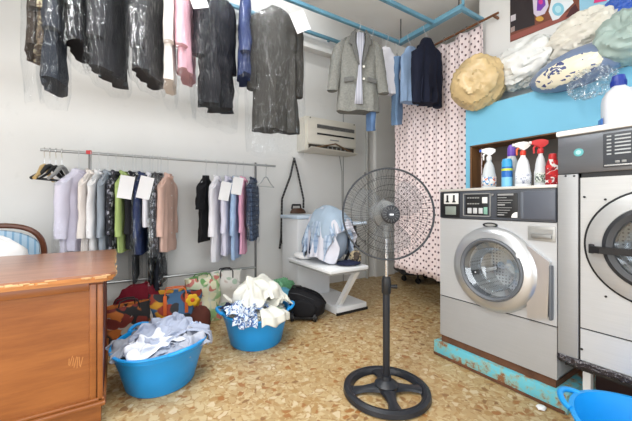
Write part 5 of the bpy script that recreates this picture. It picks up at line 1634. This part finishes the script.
# ================================================================ CLOTHES HEAPED ON THE PRESSING TABLE
M_SHIRTB = stripes('grey_blue_check', (176, 192, 212), (140, 160, 186), 100, 1, .62, (226, 232, 240))
G3 = 'clothes heaped on the pressing table'
HM_ = (1.98, 2.86, .85)
cloth_piece('navy_trousers', 'navy trousers thrown over the back of the padded pressing form', 'trousers', 'drape_a', fabric('navy_drape', (34, 40, 66), .15), G3, 0, 0, home=HM_)
cloth_piece('checked_shirt', 'grey-blue checked shirt draped over the middle of the pressing form', 'shirt', 'drape_b', M_SHIRTB, G3, 0, 0, home=HM_)
cloth_piece('white_shirt', 'white shirt hanging lowest at the front of the pressing form', 'shirt', 'drape_c', fabric('white_drape', (206, 206, 216), .06), G3, 0, 0, home=HM_)
cloth_piece('blue_shirt', 'dusty blue shirt topmost on the pressing form', 'shirt', 'drape_d', fabric('paleblue_drape', (160, 178, 196), .08), G3, 0, 0, home=HM_)
G4 = 'clothes heaped on the pressing table'
crumple('folded_cloth', 'dark navy folded cloth lying flat on the pressing table', 'cloth', (2.02, 2.55, .597), (.13, .11, .022), fabric('navy_fold', (36, 42, 66), .12), 2.2, G4, 1.4, .06)
crumple('beige_bundle', 'beige and black bundle under the sleeve board', 'cloth', (2.12, 2.56, .645), (.05, .07, .065), speckle('beige_black', (176, 160, 132), [(30, 28, 30), (70, 60, 52)], 16, .6), 3.4, G4, 1.6, .15)
crumple('white_bundle', 'folded white linen stacked at the left edge of the pressing table', 'cloth', (1.80, 3.10, .615), (.09, .14, .036), M_LINEN, 4.4, G4, 1.5, .07)

# scrap of paper on the floor
p = at(541, 409, Z=0)
o = MB().blob((0, 0, 0), (.028, .022, .010), wrinkle(2, .3, 1.2), 16, 10).build('paper_scrap', M_PAPER); o.location = (p.x, p.y, .010)
tag(o, 'crumpled white paper scrap on the floor in front of the turquoise plinth', 'paper')

# ================================================================ LIGHT
def batten(x, y, z, L, power, rz, label):  # ceiling battens out of view, all added to brighten the room
    t = thing('added_batten', label, 'light', (x, y, z), rz, 'unseen fluorescent battens added on the ceiling')
    MB().box((0, 0, -.03), (L, .09, .06), None, .008).build('housing', M_WHITEP, t)
    for dy in (-.025, .025):
        MB().tube([(-L / 2 + .03, dy, -.085), (L / 2 - .03, dy, -.085)], .013, 10).build('tube', glow('tube_glow', (255, 250, 240), 6), t)
    for sx in (-1, 1):
        MB().box((sx * (L / 2 - .02), 0, -.075), (.03, .08, .05), None, .004).build('end_cap', M_WHITEP, t)
    l = bpy.data.lights.new('added_batten_light', 'AREA'); l.shape = 'RECTANGLE'; l.size = L; l.size_y = .12; l.energy = power; l.color = (.97, .985, 1.0)
    lo = bpy.data.objects.new('added_batten_light', l); COL.objects.link(lo); lo.parent = t; lo.location = (0, 0, -.105)
batten(.2, .9, 3.25, 1.5, 34, R(20), 'unseen added fluorescent batten on the low ceiling over the counter')  # unseen lamp added as general ceiling light
batten(-1.3, .4, 3.25, 1.5, 30, R(90), 'unseen added fluorescent batten on the low ceiling by the left wall')  # unseen lamp added to even the light on the right wall
batten(.5, 2.1, 3.25, 1.2, 24, 0, 'unseen added fluorescent batten on the low ceiling above the hanging rails')  # put in out of view to brighten the back wall
batten(1.4, 3.2, 4.3, 1.5, 12, 0, 'unseen added fluorescent batten in the raised ceiling by the back wall')  # unseen lamp added to light the raised part of the wall
l = bpy.data.lights.new('shop_window_daylight', 'AREA'); l.shape = 'RECTANGLE'; l.size = 4.6; l.size_y = 2.5; l.energy = 74; l.color = (.96, .98, 1.0)
lo = bpy.data.objects.new('shop_window_daylight', l); COL.objects.link(lo); lo.location = (.2, -2.36, 1.55); lo.rotation_euler = (R(84), 0, 0)
l = bpy.data.lights.new('left_fill_light', 'AREA'); l.shape = 'RECTANGLE'; l.size = 2.0; l.size_y = 2.3; l.energy = 66; l.color = (.97, .985, 1.0)  # lamp added before the solid left wall to brighten the washer fronts
lo = bpy.data.objects.new('left_fill_light', l); COL.objects.link(lo); lo.location = (-2.56, .2, 1.4); lo.rotation_euler = (R(90), 0, R(-90))
w = bpy.data.worlds.new('daylight'); SC.world = w; w.use_nodes = True
bgn = w.node_tree.nodes['Background']; bgn.inputs[0].default_value = (.85, .93, 1, 1); bgn.inputs[1].default_value = 1.0

# ================================================================ CAMERA
cam = bpy.data.cameras.new('camera'); cam.sensor_width = 36; cam.lens = 36 * FPX / 632
cam.shift_y = -(210.5 - HORIZON) / 632; cam.clip_start = .02
co = bpy.data.objects.new('camera', cam); COL.objects.link(co)
co.location = (0, 0, EYE); co.rotation_euler = (PI / 2, 0, -YAW)
SC.camera = co
vs = SC.view_settings
vs.view_transform = 'Standard'; vs.look = 'None'; vs.gamma = 1; vs.use_curve_mapping = False
vs.exposure = 0.10
SC.cycles.transparent_max_bounces = 24
